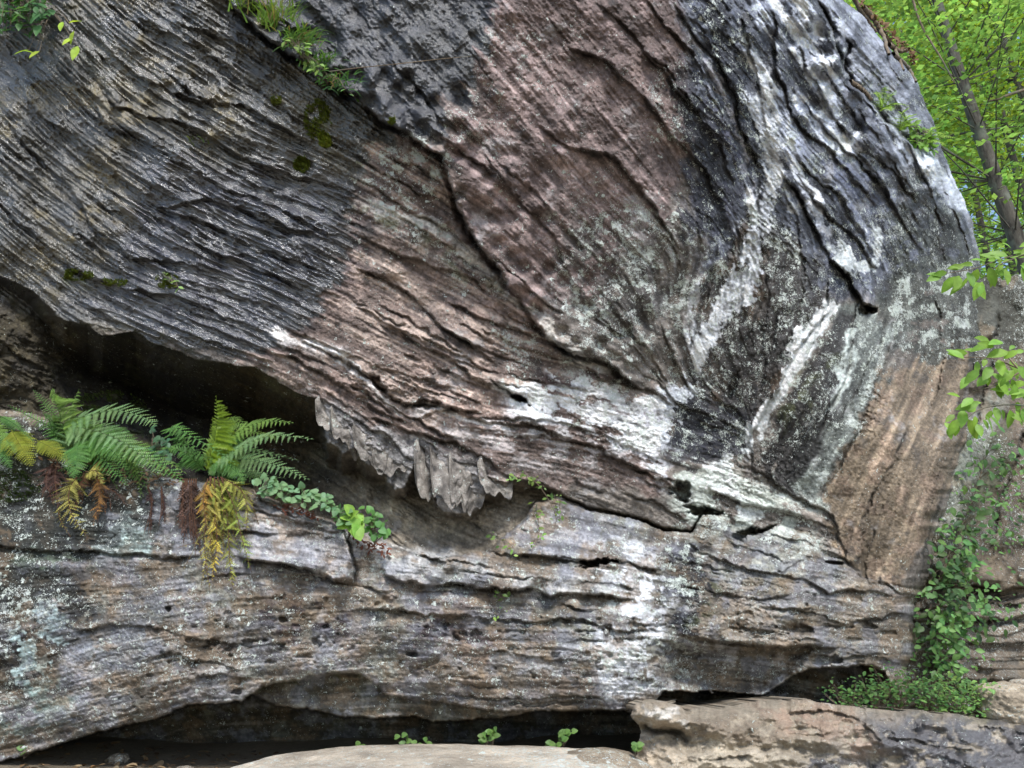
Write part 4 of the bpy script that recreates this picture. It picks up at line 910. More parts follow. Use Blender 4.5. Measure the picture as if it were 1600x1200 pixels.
fern((110,720), [
 ([(112,715),(100,670),(90,632),(86,618)], 44, LIME, dict(sides=(1,.25), nrm=Vector((-.2,-.9,.3)))),
 ([(108,716),(110,668),(168,652),(212,668),(234,694)], 27, PALEG, dict(off=(0,.35))),
 ([(108,716),(112,672),(165,682),(200,706),(223,734)], 27, PALEG, dict(off=(0,.42))),
 ([(120,716),(150,684),(205,708),(240,735),(259,766)], 24, GREEN, dict(off=(0,.36))),
 ([(120,716),(150,690),(200,692),(245,706),(289,727)], 15, LIME, dict(off=(0,.25))),
 ([(105,718),(85,675),(58,658),(34,644)], 13, GREEN, dict(off=(0,.2))),
 ([(105,718),(92,665),(72,645),(52,632)], 12, GREEN, dict(off=(0,.12))),
 ([(115,716),(122,700),(126,724),(130,748)], 22, GREEN, dict(off=(.1,.3))),
 ([(120,716),(155,700),(180,715),(208,752)], 18, GREEN, dict(off=(.05,.3))),
 ([(125,716),(165,705),(215,728),(238,758)], 16, LIME, dict(off=(.02,.3))),
 ([(112,716),(140,690),(190,672),(222,690)], 18, GREEN, dict(off=(0,.2))),
 ([(112,716),(135,700),(160,728),(172,752)], 18, GREEN, dict(off=(0,.25)))],
 'left fern clump with long green fronds arching right over the ledge', GF)
fern((325,735), [
 ([(322,735),(335,700),(345,665),(350,626)], 46, (.20,.30,.03), dict(sides=(1,.3), nrm=Vector((-.3,-.9,.2)))),
 ([(325,735),(352,692),(400,668),(449,673)], 22, LIME, dict(off=(0,.3))),
 ([(325,735),(355,712),(410,692),(476,706)], 24, PALEG, dict(off=(0,.42))),
 ([(325,735),(372,718),(420,724),(467,741)], 22, PALEG, dict(off=(0,.36))),
 ([(320,735),(268,674),(305,692),(352,730)], 15, GREEN, dict(off=(0,.3))),
 ([(328,735),(342,705),(372,690),(400,700)], 18, GREEN, dict(off=(0,.15))),
 ([(325,738),(345,722),(375,735),(398,752)], 18, GREEN, dict(off=(.05,.25))),
 ([(318,735),(300,715),(280,705),(262,712)], 15, GREEN, dict(off=(0,.2))),
 ([(325,735),(338,690),(365,655),(392,655)], 18, LIME, dict(off=(0,.12)))],
 'right fern clump fanning up and right from the ledge above the hanging dead fronds', GF)
fern((30,680), [([(0,650),(20,660),(42,678)], 8, GREEN), ([(18,672),(28,692),(40,722)], 22, (.27,.30,.04), dict(off=(.1,.2))), ([(58,688),(80,700),(103,722)], 14, (.25,.28,.04), dict(off=(.1,.2))),
 ([(-30,690),(-5,700),(14,724)], 16, GREEN), ([(-20,655),(5,680),(25,700)], 12, LIME)], 'yellowing fern at the left edge of the photo', GF)
for pts, wp, c_ in [([(120,748),(106,765),(99,795),(108,830)], 14, YEL), ([(150,745),(158,772),(156,822)], 10, (.22,.12,.03)), ([(135,742),(150,736),(168,748)], 10, YEL), ([(140,735),(132,760),(128,790)], 9, BRN)]: pass
fern((118,745), [([(120,745),(106,765),(99,795),(108,830)], 15, YEL, dict(mat=DRY, off=(.1,.16))), ([(150,742),(158,772),(156,822)], 11, (.22,.11,.03), dict(mat=DRY, off=(.1,.16))), ([(135,742),(150,734),(170,748)], 11, YEL, dict(mat=DRY, off=(.12,.2))),
 ([(132,740),(128,760),(122,795)], 9, BRN, dict(mat=DRY, off=(.1,.12))), ([(85,720),(70,745),(72,785)], 12, (.10,.05,.04), dict(mat=DRY, off=(.06,.08))), ([(90,722),(85,752),(88,800)], 12, (.09,.045,.035), dict(mat=DRY, off=(.06,.08))), ([(150,760),(172,770),(176,800)], 8, (.09,.06,.05), dict(mat=DRY, off=(.06,.08)))],
 'dead yellow and brown fronds hanging below the left fern clump', 'dead fronds hanging from the ferns')
dead = [([(330,745),(322,790),(316,850),(318,905)], 13, YEL), ([(335,745),(338,800),(332,860),(330,915)], 14, YEL), ([(340,745),(352,800),(350,860),(346,908)], 15, (.30,.32,.05)), ([(345,745),(362,790),(364,840),(360,885)], 14, (.22,.28,.05)),
 ([(325,748),(318,770),(312,800),(312,860)], 11, (.30,.17,.03)), ([(335,748),(345,765),(350,800),(352,830)], 15, (.27,.31,.05)), ([(345,745),(375,762),(388,785),(392,808)], 13, (.30,.30,.06)), ([(330,745),(335,765),(330,800)], 15, (.25,.29,.05)), ([(328,745),(340,830),(338,890)], 12, (.45,.36,.05))]
fern((330,748), [(p_, w_, c_, dict(mat=DRY, off=(.06,.15), curl=.35)) for p_, w_, c_ in dead], 'long curtain of yellow dying fronds hanging below the right fern clump', 'dead fronds hanging from the ferns')
fern((292,752), [([(286 + 3.4 * i, 748), (286 + 3.2 * i, 800), (285 + 3.6 * i, 850 + rnd.uniform(-25, 30))], 9, vary((.085,.05,.04), .3), dict(mat=DRY, off=(.03,.06), curl=.5, pin=.6)) for i in range(7)]
 + [([(232, 760), (236, 790), (234, 830)], 6, (.09,.05,.05), dict(mat=DRY, off=(.02,.04), curl=.4)), ([(252, 760), (254, 790), (250, 815)], 5, (.09,.05,.05), dict(mat=DRY, off=(.02,.04), curl=.4))],
 'dark brown withered mat of old fronds left of the yellow curtain', 'dead fronds hanging from the ferns')
GR = 'ferns high on the right edge'
def efern(base, tips, wp, label, col=(.30,.46,.08)):
    return fern(base, [([base, ((base[0] + t[0]) / 2, (base[1] + t[1]) / 2 - 6), t], wp * 1.5, col, dict(np_=16, off=(.04, .16))) for t in tips], label, GR)
efern((1378,172), [(1368,142),(1384,138),(1402,148),(1412,162),(1395,178)], 10, 'small bright fern in the notch near the top right, uppermost of three')
efern((1405,205), [(1408,168),(1425,176),(1434,190),(1430,200)], 11, 'small bright fern in the notch at right, middle of three')
efern((1445,222), [(1478,205),(1490,214),(1462,200),(1476,228)], 9, 'small bright fern at the outer rim of the rock, lowest of three')

def leafy(name, label, cat, group, spots, L, W, col, base, cap=99., heart=0, up=.4, mat=None, stems=True, offr=(.03,.12), var=.2):
    """plant thing: stems part and foliage part; spots are photo pixels of each leaf"""
    b = at(*base, min(cap, depth_at(*base))); r = empty(name, b); tag(r, label, cat, group); mb = MB(); ms = MB()
    for (x, y) in spots:
        o = at(x, y, min(cap, depth_at(x, y)) - rnd.uniform(*offr)); a = rnd.uniform(0, 6.28)
        t = Vector((math.cos(a), rnd.uniform(-.5, .1), math.sin(a) * .7 - .25)).normalized(); n_ = Vector((rnd.uniform(-.5, .5), -1, rnd.uniform(0, 1) + up)); n_ = (n_ - t * n_.dot(t)).normalized()
        k = rnd.uniform(.7, 1.2); mb.leaf(o, t, n_, L * k, W * k, vary(col, var), heart=heart)
        if stems:
            ms.tube(bez([b, (b + o) / 2 + Vector((rnd.uniform(-.02, .02), -.03, .02)), o], 5), .0025, .0012, (.10, .13, .04), 4)
    if ms.v: ms.build('stem', TWIG, r, b)
    mb.build('foliage', mat or LEAF, r, b); return r
def scat(poly, n):
    xs_ = [p[0] for p in poly]; ys_ = [p[1] for p in poly]; out = []
    while len(out) < n:
        x, y = rnd.uniform(min(xs_), max(xs_)), rnd.uniform(min(ys_), max(ys_)); ins = False
        for (ax, ay), (bx, by) in zip(poly, poly[1:] + poly[:1]):
            if (ay > y) != (by > y) and x < (bx - ax) * (y - ay) / (by - ay) + ax: ins = not ins
        if ins: out.append((x, y))
    return out
BLUEG = (.17, .30, .15)
GH = 'round leaved plants along the ledge'
for i, (poly, n, col, lab) in enumerate([
 ([(392,738),(430,745),(440,775),(400,770)], 22, BLUEG, 'round leaved plant at the left end of the row, beside the dying fronds'),
 ([(425,750),(470,765),(475,790),(435,782)], 22, BLUEG, 'blue green round leaved plant second along the ledge right of the ferns'),
 ([(470,760),(515,775),(520,800),(480,792)], 22, BLUEG, 'blue green round leaved plant above the red dead leaves'),
 ([(505,775),(545,795),(552,822),(520,810)], 22, (.12,.23,.10), 'round leaved plant just left of the big bright leaves on the ledge'),
 ([(535,800),(568,802),(565,838),(540,832)], 12, (.26,.46,.09), 'bright green large leaved plant at the bend of the ledge'),
 ([(568,790),(600,810),(612,840),(580,842)], 22, (.11,.25,.07), 'round leaved plant at the right end of the ledge row'),
 ([(232,660),(262,690),(270,730),(240,712)], 14, (.07,.15,.08), 'dark round leaved plant between the two fern clumps')]):
    leafy('leafy_plant', lab, 'plant', GH, scat(poly, n + (12 if i != 4 else 3)), .036 if i != 4 else .065, .036 if i != 4 else .065, col, (poly[3][0] + 5, poly[3][1] + 8), 4.17, heart=1)
leafy('dead_leaves', 'reddish dead leaves lying on the pale ledge left of the bright plant', 'dead leaves', 'dead leaves on the ledge', scat([(425,782),(490,795),(500,812),(430,800)], 60), .03, .014, (.15,.055,.035), (460,800), 4.2, stems=False, mat=DRY, offr=(0,.03))
leafy('dead_leaves', 'reddish dead leaves under the bright plant at the bend', 'dead leaves', 'dead leaves on the ledge', scat([(545,838),(608,850),(606,868),(555,855)], 45), .03, .014, (.15,.06,.04), (580,850), 4.25, stems=False, mat=DRY, offr=(0,.03))
leafy('dead_leaves', 'brown leaf litter caught among the fern roots', 'dead leaves', 'dead leaves on the ledge', scat([(60,715),(300,740),(300,762),(110,752)], 150), .035, .015, (.10,.06,.035), (200,745), stems=False, mat=DRY, offr=(0,.06))

GV = 'vines hanging down the corner at right'
def vine(stations, n, spread, L, label, group, col=LIME, name='vine', var=.25):
    b = on_rock(*stations[0], .03); r = empty(name, b); tag(r, label, 'vine', group); mb = MB(); ms = MB()
    cv = bez([on_rock(x, y, .05) for x, y in stations], 24); ms.tube(cv, .003, .0015, (.12, .10, .06), 4)
    for i in range(n):
        u = rnd.random(); c = cv[int(u * 24)]; o = c + Vector((rnd.gauss(0, spread), rnd.uniform(-.22, -.04) if group == GV else rnd.uniform(-.1, 0), rnd.gauss(0, spread * .8)))
        a = rnd.uniform(0, 6.28); t = Vector((math.cos(a), rnd.uniform(-.4, .2), math.sin(a) * .6 - .5)).normalized(); n_ = Vector((rnd.uniform(-.4, .4), -1, rnd.uniform(.2, 1.2))); n_ = (n_ - t * n_.dot(t)).normalized()
        k = rnd.choice((.3, .45, .6, .8, 1.0, 1.15)); mb.leaf(o, t, n_, L * k, L * k * .6, vary(tuple(c * (.6 + .6 * (math.sin(o.x * 9) * math.cos(o.z * 7) > 0)) for c in col), .35))
        if i % 2 == 0: ms.tube([c, (c + o) / 2 + Vector((0, 0, .02)), o], .0015, .001, (.12, .13, .05), 3)
    ms.build('stem', TWIG, r, b); mb.build('foliage', LEAF, r, b); return r
GV = 'vines hanging down the corner at right'
IVY = (.10, .21, .06)
vine([(1545,700),(1520,780),(1490,850)], 190, .13, .07, 'uppermost leafy vine on the tan wall at the right corner', GV, IVY)
vine([(1500,820),(1475,890),(1460,960)], 230, .10, .07, 'leafy vine draped over the corner beside the brown face', GV, IVY)
vine([(1490,880),(1500,950),(1470,1000)], 210, .12, .065, 'spreading leafy vine halfway down the right corner', GV, IVY)
vine([(1465,960),(1455,1020),(1480,1075)], 280, .10, .065, 'dense vine reaching down to the ground plants at right', GV, IVY)
vine([(1585,740),(1560,800),(1590,870)], 140, .12, .05, 'thin vine on the rock wall at the far right edge', GV, IVY)
vine([(1520,930),(1545,960)], 40, .12, .05, 'small vine sprig hanging in front of the dark crack at right', GV, IVY)
GP = 'low plants between boulder and cliff foot'
for x, y, n, lab in [(1325,1088,70,'low leafy plant at the left end of the row behind the boulder'),(1365,1085,110,'low leafy plant second from the left behind the boulder'),(1400,1080,140,'dense low plant under the brown cliff corner'),(1445,1085,190,'dense low plant at the foot of the long vine'),
                 (1490,1088,190,'light green bushy plant right of the long vine foot'),(1530,1090,150,'light green bushy plant next to the tan stone at right')]:
    c = at(x, y, 4.95); r = empty('low_plant', c - Vector((0, 0, .12))); tag(r, lab, 'plant', GP); mb = MB(); ms = MB()
    for i in range(int(n * 1.7)):
        o = c + Vector((rnd.gauss(0, .085), rnd.uniform(-.15, .15), rnd.gauss(0, .042 + .02 * (x > 1380)))); a = rnd.uniform(0, 6.28)
        t = Vector((math.cos(a), rnd.uniform(-.6, .2), rnd.uniform(-.5, .5))).normalized(); n_ = Vector((0, -.5, 1)); n_ = (n_ - t * n_.dot(t)).normalized()
        kz = rnd.choice((.45, .6, .8, 1.0)); mb.leaf(o, t, n_, .036 * kz, .024 * kz, vary((.15, .28, .08) if x > 1470 else (.075, .16, .045), .4))
        if i % 4 == 0: ms.tube([r.location, (r.location + o) / 2, o], .002, .001, (.1, .13, .05), 3)
    ms.build('stem', TWIG, r, r.location); mb.build('foliage', LEAF, r, r.location)
GS = 'small sprigs growing from cracks'
for st_, n, lab in [([(800,745),(835,752),(862,790),(870,815)], 34, 'thin sprig trailing down right of the rock fins'), ([(838,790),(842,830),(830,862)], 20, 'thin sprig hanging below the longer one in the recess'), ([(858,770),(872,780),(876,800)], 12, 'tiny sprig beside the crack right of the fins'),
                    ([(765,838),(790,845),(808,862)], 14, 'sprig in front of the dark slot in the ledge'), ([(776,918),(782,938)], 8, 'pair of leaves hanging under the pale ledge edge'), ([(772,958),(780,962)], 5, 'single tiny sprig on the lower slab crack')]:
    vine(st_, n, .018, .032, lab, GS, LIME, 'sprig')
GB = 'seedlings in the dark gap at the bottom'
for x, y, n, lab in [(770,1150,9,'seedling in the dark gap, middle of the pale slab'),(760,1152,6,'tiny seedling just left of the middle one in the gap'),(880,1152,12,'bright seedling in the gap left of the boulder'),(862,1166,7,'small seedling on the slab edge below the bright one'),(635,1156,5,'tiny round leaved seedling in the gap toward the left'),
                     (655,1160,4,'very small seedling beside the tiny round leaved one'),(510,1180,4,'seedling at the left end of the pale slab'),(560,1170,4,'lone tiny seedling in the gap above the slab left'),(40,1170,8,'blurry green seedling in the bottom left corner'),(992,1168,6,'seedling squeezed between slab and boulder')]:
    c = at(x, y, 4.55 if x < 985 else 4.1); r = empty('seedling', c - Vector((0, 0, .05))); tag(r, lab, 'seedling', GB); mb = MB(); ms = MB()
    for i in range(n):
        o = c + Vector((rnd.gauss(0, .022), rnd.uniform(-.03, .03), rnd.uniform(-.02, .03))); a = rnd.uniform(0, 6.28); t = Vector((math.cos(a), -.3, .2)).normalized(); n_ = Vector((0, -1, .6)); n_ = (n_ - t * n_.dot(t)).normalized()
        mb.leaf(o, t, n_, .035, .032, vary((.12, .22, .06), .2), heart=1); ms.tube([r.location, o], .0015, .001, (.1, .13, .05), 3)
    ms.build('stem', TWIG, r, r.location); mb.build('foliage', LEAF, r, r.location)

def gp(x, y): return Vector((x, y, float(gz(np.array([x]), np.array([y]))[0])))
for i, (xx, yy, sz) in enumerate([(-1.35,4.5,.09),(-.9,4.62,.06),(-.62,4.75,.11),(-.15,4.85,.07),(.12,4.8,.05),(.55,4.85,.08),(-1.75,4.35,.07),(-2.3,4.75,.08)]):
    round_rock('stone', gp(xx, yy) + Vector((0, 0, sz * .25)), (sz * 1.5, sz * 1.2, sz * .8), 20 + i, (.20, .17, .13), ['small stone in the gap behind the left end of the slab', 'tiny stone in the dark gap left of centre', 'flat stone at the back of the gap', 'small stone in the gap behind the middle seedling', 'tiniest stone in the gap', 'small stone in the gap near the boulder', 'small stone on the dark floor at lower left', 'largest loose stone on the dark floor at lower left'][i], 'stone', 14, 2.3, .2)
mbL = MB()
for i in range(700):
    o = gp(rnd.uniform(-3, .8), rnd.uniform(3.7, 5.2)) + Vector((0, 0, .012)); a = rnd.uniform(0, 6.28); t = Vector((math.cos(a), math.sin(a), rnd.uniform(-.2, .4))).normalized(); n_ = Vector((rnd.gauss(0, .4), rnd.gauss(0, .4), 1)); n_ = (n_ - t * n_.dot(t)).normalized(); mbL.leaf(o, t, n_, rnd.uniform(.03, .07), rnd.uniform(.015, .035), vary(rnd.choice([(.16,.10,.05),(.22,.15,.08),(.09,.06,.035)]), .3))
tag(mbL.build('leaf_litter', DRY), 'brown leaf litter strewn over the floor of the gap', 'leaf litter', None, 'stuff')
def grass(base, n, L, lab, lean=(.3, -.5), col=(.16, .28, .04), grp='grass tufts along the upper crack'):
    b = on_rock(*base); r = empty('grass_tuft', b); tag(r, lab, 'grass', grp); mb = MB()
    for i in range(n):
        o = b + Vector((rnd.gauss(0, .05), rnd.uniform(-.05, 0), rnd.gauss(0, .03))); d = Vector((lean[0] + rnd.gauss(0, .5), -.5 + rnd.gauss(0, .2), .7 + rnd.gauss(0, .3))).normalized(); l_ = L * rnd.uniform(.5, 1.2)
        pts = [o + d * (l_ * u) + Vector((0, 0, lean[1] * l_ * u * u)) for u in (0, .25, .5, .75, 1)]; w_ = rnd.uniform(.003, .006); sdv = d.cross(Vector((0, -1, .2))).normalized(); c = vary(col, .3) if rnd.random() > .12 else (.3, .22, .10)
        for k in range(4):
            wa = w_ * (1 - k / 4.2); wb = w_ * (1 - (k + 1) / 4.2)
            mb.quad(tuple(pts[k] - sdv * wa), tuple(pts[k] + sdv * wa), tuple(pts[k + 1] + sdv * wb), tuple(pts[k + 1] - sdv * wb), c)
    mb.build('blades', LEAF, r, b, False); return r
grass((395,14), 110, .22, 'uppermost bright grass tuft at the top edge'); grass((430,40), 130, .22, 'long grass tuft below the uppermost one in the crack'); grass((468,72), 130, .2, 'dark long grass tuft in the middle of the crack', (.5,-.7), (.10,.20,.04)); grass((500,105), 90, .17, 'lowest grass tuft, trailing over the crack', (.6,-.9), (.08,.18,.04)); grass((530,135), 50, .12, 'short dark grass at the lower end of the tufts', (.6,-.9), (.06,.15,.03))
grass((316,225), 8, .09, 'tiny sprig of grass on the wet left face', (0,-.9), (.10,.15,.05), 'grass on the wet face')
leafy('leafy_plant', 'broad leaved plant growing among the top grass tufts', 'plant', 'plants along the upper crack', scat([(440,60),(470,55),(500,100),(520,125),(480,110)], 40), .045, .028, LIME, (470,90))
leafy('leafy_plant', 'leafy plant trailing along the dark crack below the grass', 'plant', 'plants along the upper crack', scat([(480,100),(545,140),(560,158),(500,130)], 30), .035, .02, GREEN, (505,120))
leafy('leafy_plant', 'dark leafy plant hanging in the top left corner', 'plant', 'plants in the top left corner', scat([(-30,-30),(100,-20),(75,30),(40,55),(-20,50)], 150), .085, .04, (.07,.17,.05), (20,-20), offr=(.05,.3))
leafy('leafy_plant', 'sunlit yellow green leaves hanging at the top left', 'plant', 'plants in the top left corner', [(98,34),(108,36),(116,48),(112,60),(122,72),(45,78),(55,84),(62,80)], .10, .045, (.35,.50,.05), (80,20), offr=(.15,.3))
leafy('leafy_plant', 'small leafy sprig on the wet face above the cave', 'plant', 'plants on the wet left face', scat([(243,425),(262,428),(285,455),(272,450)], 12), .03, .018, LIME, (262,440))
leafy('leafy_plant', 'leafy clump between the small ferns on the right rim', 'plant', GR.replace('ferns', 'plants'), scat([(1415,190),(1455,200),(1460,236),(1425,224)], 130), .055, .034, (.17,.32,.06), (1440,220), offr=(.05,.18))

def moss(cx, cy, rx_, ry_, n, lab, col=(.10, .13, .015)):
    b = on_rock(cx, cy); r = MB()
    for i in range(n):
        a = rnd.uniform(0, 6.28); q = math.sqrt(rnd.random()); x, y = cx + rx_ * q * math.cos(a), cy + ry_ * q * math.sin(a)
        if vnoise(np.array([x / 9.0]), np.array([y / 9.0]), 5)[0] < -.25: continue
        o = on_rock(x, y, -.002); d = Vector((rnd.gauss(0, .5), -1, rnd.gauss(.1, .5))).normalized(); s_ = d.orthogonal().normalized() * .0035; l_ = rnd.uniform(.008, .022)
        r.quad(tuple(o - s_), tuple(o + s_), tuple(o + d * l_ + s_ * .3), tuple(o + d * l_ - s_ * .3), vary(col, .4))
    o = r.build('moss', DRY, None, b, False); o.location = b; tag(o, lab, 'moss', 'moss cushions on the rock')
moss(497,188,22,32,1800,'largest moss cushion hanging below the dark crack'); moss(508,220,14,12,900,'bright moss cushion at the foot of the largest one',(.16,.20,.02)); moss(472,258,13,13,900,'round moss cushion on the wet face lower left of the large one'); moss(432,158,9,8,300,'smallest moss spot on the grey wet rock',(.14,.17,.03))
moss(262,440,20,12,900,'moss patch above the dark cave'); moss(120,430,28,9,700,'flat moss patch on the left near the overhang edge'); moss(180,440,20,9,400,'faint moss patch between the two above the cave')
moss(170,640,60,30,2600,'moss on the sloping rock behind the ferns',(.07,.11,.02)); moss(20,760,45,25,1200,'moss on the black rock at the left edge',(.05,.08,.02)); moss(613,190,6,6,160,'tiny moss tuft on the edge of the upper mass'); moss(740,1000,18,8,0,'x') if 0 else None

# thin twig across the black streak, and roots on the right rim
def tube_thing(name, pts, r0, r1, lab, cat, col=(.2, .15, .1), grp=None, k=6, n=24, jit=.006):
    mb = MB(); cv = bez(pts, n); cv = [c + Vector((rnd.gauss(0, jit),) * 3) for c in cv]; mb.tube(cv, r0, r1, col, k)
    b = Vector(pts[0]); o = mb.build(name, TWIG, None, b); o.location = b; return tag(o, lab, cat, grp)
tube_thing('twig', [on_rock(515,112,.12), on_rock(560,106,.22), on_rock(620,100,.25), on_rock(690,92,.2), on_rock(735,88,.12)], .0035, .0015, 'thin bare twig stretching across the black wet streak', 'twig', jit=.001)
for i, (pts, lab) in enumerate([([(1330,-15),(1350,20),(1372,50)], 'root draped over the rim at the top right corner of the rock'), ([(1352,12),(1378,45),(1392,85)], 'thick curved root on the right rim, just below the topmost'), ([(1375,45),(1398,72),(1415,110)], 'brown root lying along the right rim below the thick one'), ([(1392,70),(1410,80),(1424,76)], 'broken root stub sticking out from the right rim'),
                   ([(1398,85),(1420,104),(1434,128)], 'lowest root on the right rim')]):
    tube_thing('root', [on_rock(x - 3, y, .03 + .03 * (i % 2)) for x, y in pts], .022, .012, lab, 'root', (.14, .08, .05), 'roots along the right rim', jit=.008)
tube_thing('root', [on_rock(1328,128,.05), on_rock(1345,138,.1), on_rock(1362,156,.06)], .02, .012, 'pale dead root in the notch left of the top fern', 'root', (.35, .28, .2), 'roots along the right rim')
leafy('dead_leaves', 'brown leaf litter on the rim of the rock at the top right', 'dead leaves', 'dead leaves on the right rim', scat([(1335,-5),(1350,5),(1425,80),(1430,100),(1395,60)], 140), .05, .03, (.13,.07,.03), (1390,60), stems=False, mat=DRY, offr=(-.02,.08))

# ---------------------------------------------------------------- foreground leafy branches at the right edge
def branch(name, twigs, leaves, Yd, L, W, col, lab, grp, hang=.3):
    r = empty(name, at(*twigs[0][0], Yd)); tag(r, lab, 'branch', grp); mt = MB(); ml = MB(); O = r.location
    for tw in twigs: mt.tube(bez([at(x, y, Yd + .02 * i) for i, (x, y) in enumerate(tw)], 10), .004, .0015, (.12, .10, .07), 5)
    for (x, y, ang) in leaves + [(x_ + rnd.uniform(-14, 14), y_ + rnd.uniform(-12, 12), a_ + rnd.uniform(-40, 40)) for x_, y_, a_ in leaves if rnd.random() < .7]:
        o = at(x, y, Yd + rnd.uniform(-.06, .06)); a = math.radians(ang); t = Vector((math.cos(a), rnd.uniform(-.5, .5), -math.sin(a))).normalized()
        n_ = Vector((rnd.uniform(-.5, .5), -1, rnd.uniform(-.2, .9))); n_ = (n_ - t * n_.dot(t)).normalized(); k = rnd.uniform(.5, 1.2); ml.leaf(o, t, n_, L * k, W * k, vary(col, .22), fold=.2, droop=.2)
    mt.build('twig', TWIG, r, O); ml.build('foliage', LEAF, r, O)
SUNL = (.19, .34, .05)
branch('leafy_branch', [[(1640,590),(1590,575),(1550,560),(1495,558)], [(1640,640),(1580,632),(1530,640),(1500,665)], [(1600,578),(1560,600),(1520,612)], [(1590,575),(1572,556),(1555,545)]],
 [(1512,552,190),(1528,548,200),(1548,536,195),(1566,534,170),(1585,540,150),(1600,548,170),(1540,560,120),(1560,562,100),(1578,562,80),(1590,572,60),(1530,578,140),(1512,590,130),(1545,588,90),(1556,598,70),(1570,590,110),(1585,600,95),(1600,590,60),(1520,622,150),(1505,640,110),(1496,655,120),(1512,655,60),(1524,650,100),(1536,655,75),(1546,650,60),(1530,630,170),(1555,636,100),(1565,640,60),(1578,640,80),(1590,628,110),(1600,640,70),(1610,560,120),(1610,610,140),(1482,668,95),(1500,620,200),(1575,612,200),(1596,614,190)], 2.6, .072, .036, SUNL,
 'leafy branch with hanging bright leaves reaching in from the right edge, lower of two', 'foreground branches at the right edge')
branch('leafy_branch', [[(1640,395),(1580,400),(1520,420),(1460,430)], [(1600,398),(1560,415),(1530,440)]],
 [(1470,430,195),(1480,425,170),(1492,432,130),(1500,420,200),(1512,425,90),(1520,412,180),(1528,420,110),(1540,408,190),(1545,418,70),(1556,404,160),(1565,410,120),(1575,400,200),(1585,402,70),(1595,392,160),(1535,440,120),(1522,448,80),(1510,440,150),(1550,430,100),(1600,410,110),(1610,400,190),(1580,388,210),(1560,396,190),(1610,388,150)], 3.3, .088, .042, SUNL,
 'leafy branch in front of the rock corner at the right edge, upper of two', 'foreground branches at the right edge')

# ---------------------------------------------------------------- the wood behind
def tree(x, y, h, r, lean, crown, nl, lab, seed, ls=.07, col=(.27, .48, .15)):
    rg = random.Random(seed); z0 = float(gz(np.array([x]), np.array([y]))[0]) - .1; b = Vector((x, y, z0)); e = empty('tree', b); tag(e, lab, 'tree', 'trees in the wood behind the rock')
    mt = MB(); axis = [Vector((lean[0] * u * h + .12 * math.sin(u * 5 + seed), lean[1] * u * h, u * h)) for u in np.linspace(0, 1, 16)]
    mt.tube(axis, r, r * .25, (.1, .1, .1), 12); ml = MB()
    for i in range(crown[2]):
        u = rg.uniform(crown[0], .98); k = int(u * 15); p = axis[k]; a = rg.uniform(0, 6.28); Lb = h * .20 * (1.15 - u) + rg.uniform(.8, 2.0)
        tip = p + Vector((math.cos(a) * Lb, math.sin(a) * Lb, rg.uniform(-.2, .5) * Lb)); cv = bez([p, (p + tip) / 2 + Vector((0, 0, .15 * Lb)), tip], 6); mt.tube(cv, r * .05 + .004, .003, (.1, .1, .1), 5)
        for c in range(crown[1] + 5):
            q = cv[rg.randint(2, 6)] + Vector((rg.gauss(0, .35), rg.gauss(0, .35), rg.gauss(0, .08)))
            tilt = Vector((rg.gauss(0, .25), rg.gauss(0, .25), 1)).normalized()
            kc = rg.choice((.5, .75, 1.0, 1.2))
            for m in range(nl + 6):
                d = Vector((rg.gauss(0, .22), rg.gauss(0, .22), 0)); o = q + d - tilt * d.dot(tilt) + Vector((0, 0, rg.gauss(0, .03)))
                a2 = rg.uniform(0, 6.28); t = Vector((math.cos(a2), math.sin(a2), rg.uniform(-.5, .1))).normalized(); n_ = (tilt + Vector((rg.gauss(0, .35), rg.gauss(0, .35), 0))); s_ = t.cross(n_).normalized(); l_ = ls * 1.35 * rg.uniform(.7, 1.3)
                kk = kc * (1 + rg.uniform(-.25, .25)); cc = (col[0] * kk * rg.uniform(.85, 1.2), col[1] * kk, col[2] * kk)
                ml.quad(tuple(o), tuple(o + t * l_ * .5 + s_ * l_ * .3), tuple(o + t * l_), tuple(o + t * l_ * .5 - s_ * l_ * .3), cc)
    mt.build('trunk', BARK, e); ml.build('crown', LEAF, e, (0, 0, 0), False)
def tp(px, Y): p = at(px, 430, Y); return p.x
# main leaning trunk through (1514,120) and (1596,394)
def trunk_fit(p0, p1, Y):
    a = at(*p0, Y); b = at(*p1, Y); d = (a - b) / (a.z - b.z); return b.x - d.x * (b.z - 0.6), d.x
x_, l_ = trunk_fit((1512,120), (1597,394), 9.5); tree(x_, 9.5, 13.5, .17, (l_, 0), (.45, 5, 60), 9, 'nearest tree with thick grey trunk leaning left at the right edge', 1, .08)
x_, l_ = trunk_fit((1560,127), (1597,265), 12); tree(x_, 12, 16, .11, (l_, 0), (.4, 5, 60), 9, 'slim tree right of the thick leaning trunk', 2, .08, (.32, .46, .07))
x_, l_ = trunk_fit((1518,270), (1548,400), 15); tree(x_, 15, 17, .12, (l_, 0), (.35, 5, 70), 9, 'slim tree seen between the rock and the thick leaning trunk', 3, .09)
x_, l_ = trunk_fit((1495,0), (1535,180), 14); tree(x_, 14, 18, .13, (l_ * .6, 0), (.4, 5, 70), 9, 'pale trunked tree rising behind the top of the thick leaning trunk', 4, .09, (.34, .47, .08))
x_, l_ = trunk_fit((1461,150), (1470,235), 18); tree(x_, 18, 20, .13, (l_ * .5, 0), (.3, 5, 80), 9, 'tree just outside the rock silhouette, nearly hidden by leaves', 5, .10)
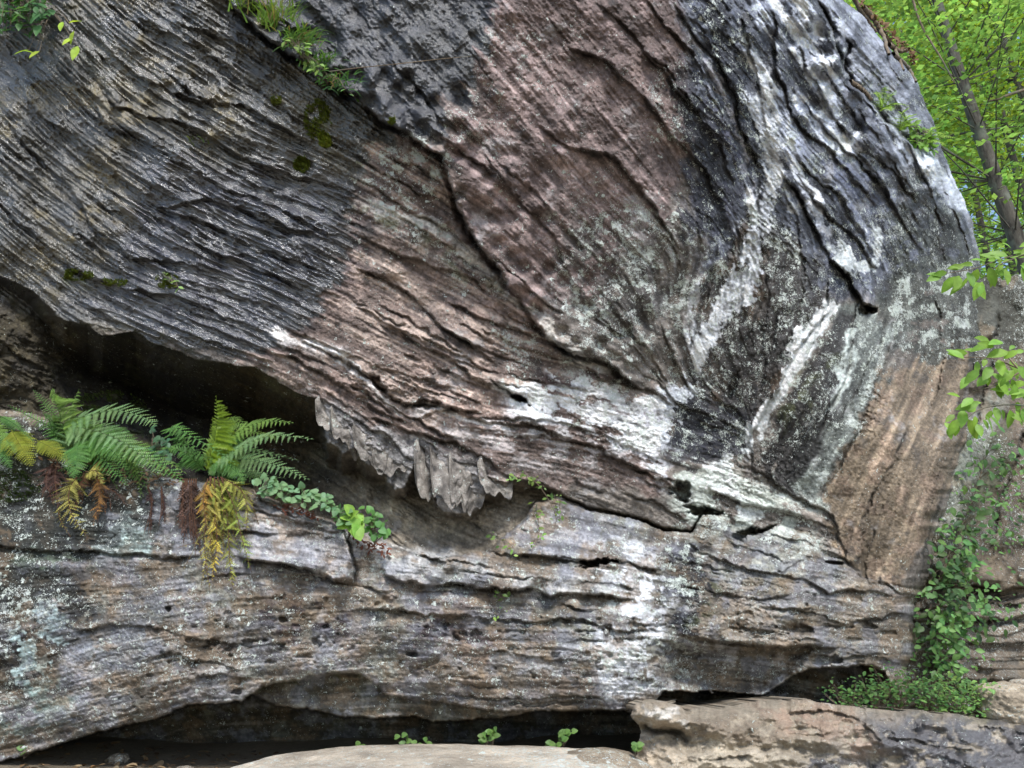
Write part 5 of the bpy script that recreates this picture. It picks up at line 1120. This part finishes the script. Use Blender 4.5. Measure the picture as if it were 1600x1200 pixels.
tree(tp(1700, 11), 11, 14, .14, (-.03, 0), (.35, 5, 60), 9, 'tree at the far right whose boughs reach into the photo', 6, .08)
tree(tp(1420, 21), 21, 24, .16, (0, 0), (.3, 5, 80), 9, 'tall tree behind the upper rim of the rock', 7, .11, (.30, .44, .08))
tree(tp(1600, 23), 23, 24, .16, (0, 0), (.3, 5, 80), 9, 'tall tree deep in the wood at the right', 8, .11, (.35, .47, .09))
tree(tp(1510, 27), 27, 27, .17, (0, 0), (.25, 5, 80), 9, 'tallest distant tree between rock rim and photo edge', 9, .12, (.28, .43, .09))
# far-off canopy
mb = MB(); rg = random.Random(31)
for i in range(1900):
    Y_ = rg.uniform(26, 45); px = rg.uniform(1180, 1850); p = at(px, rg.uniform(-250, 480), Y_)
    kc = rg.choice((.35, .6, .9, 1.2))
    for m in range(14):
        o = p + Vector((rg.gauss(0, .5), rg.gauss(0, .5), rg.gauss(0, .12))); a2 = rg.uniform(0, 6.28); t = Vector((math.cos(a2), math.sin(a2), rg.uniform(-.4, .2))).normalized(); s_ = t.cross(Vector((rg.gauss(0, .4), rg.gauss(0, .4), 1))).normalized(); l_ = .30 * rg.uniform(.7, 1.3); kk = kc * rg.uniform(.75, 1.3)
        mb.quad(tuple(o), tuple(o + t * l_ * .5 + s_ * l_ * .32), tuple(o + t * l_), tuple(o + t * l_ * .5 - s_ * l_ * .32), (.34 * kk * rg.uniform(.75, 1.2), .58 * kk, .21 * kk))
tag(mb.build('woodland', LEAF, None, (0, 0, 0), False), 'far off sunlit green canopy of the wood', 'woodland', None, 'stuff')
# the bough crossing the top right corner
tube_thing('bare_branch', [at(1420,-20,8.5), at(1440,40,8.4), at(1470,90,8.3), at(1492,130,8.2)], .02, .008, 'thin bare dark branch hanging into the foliage at the top right', 'branch', (.05,.05,.05), None, jit=.01)
tube_thing('bare_branch', [at(1640,130,8.6), at(1585,145,8.5), at(1560,155,8.4), at(1545,158,8.4)], .025, .012, 'dark side branch entering from the right edge by the slim tree', 'branch', (.05,.05,.05), None, jit=.01)
print('plants', time.time() - T0)
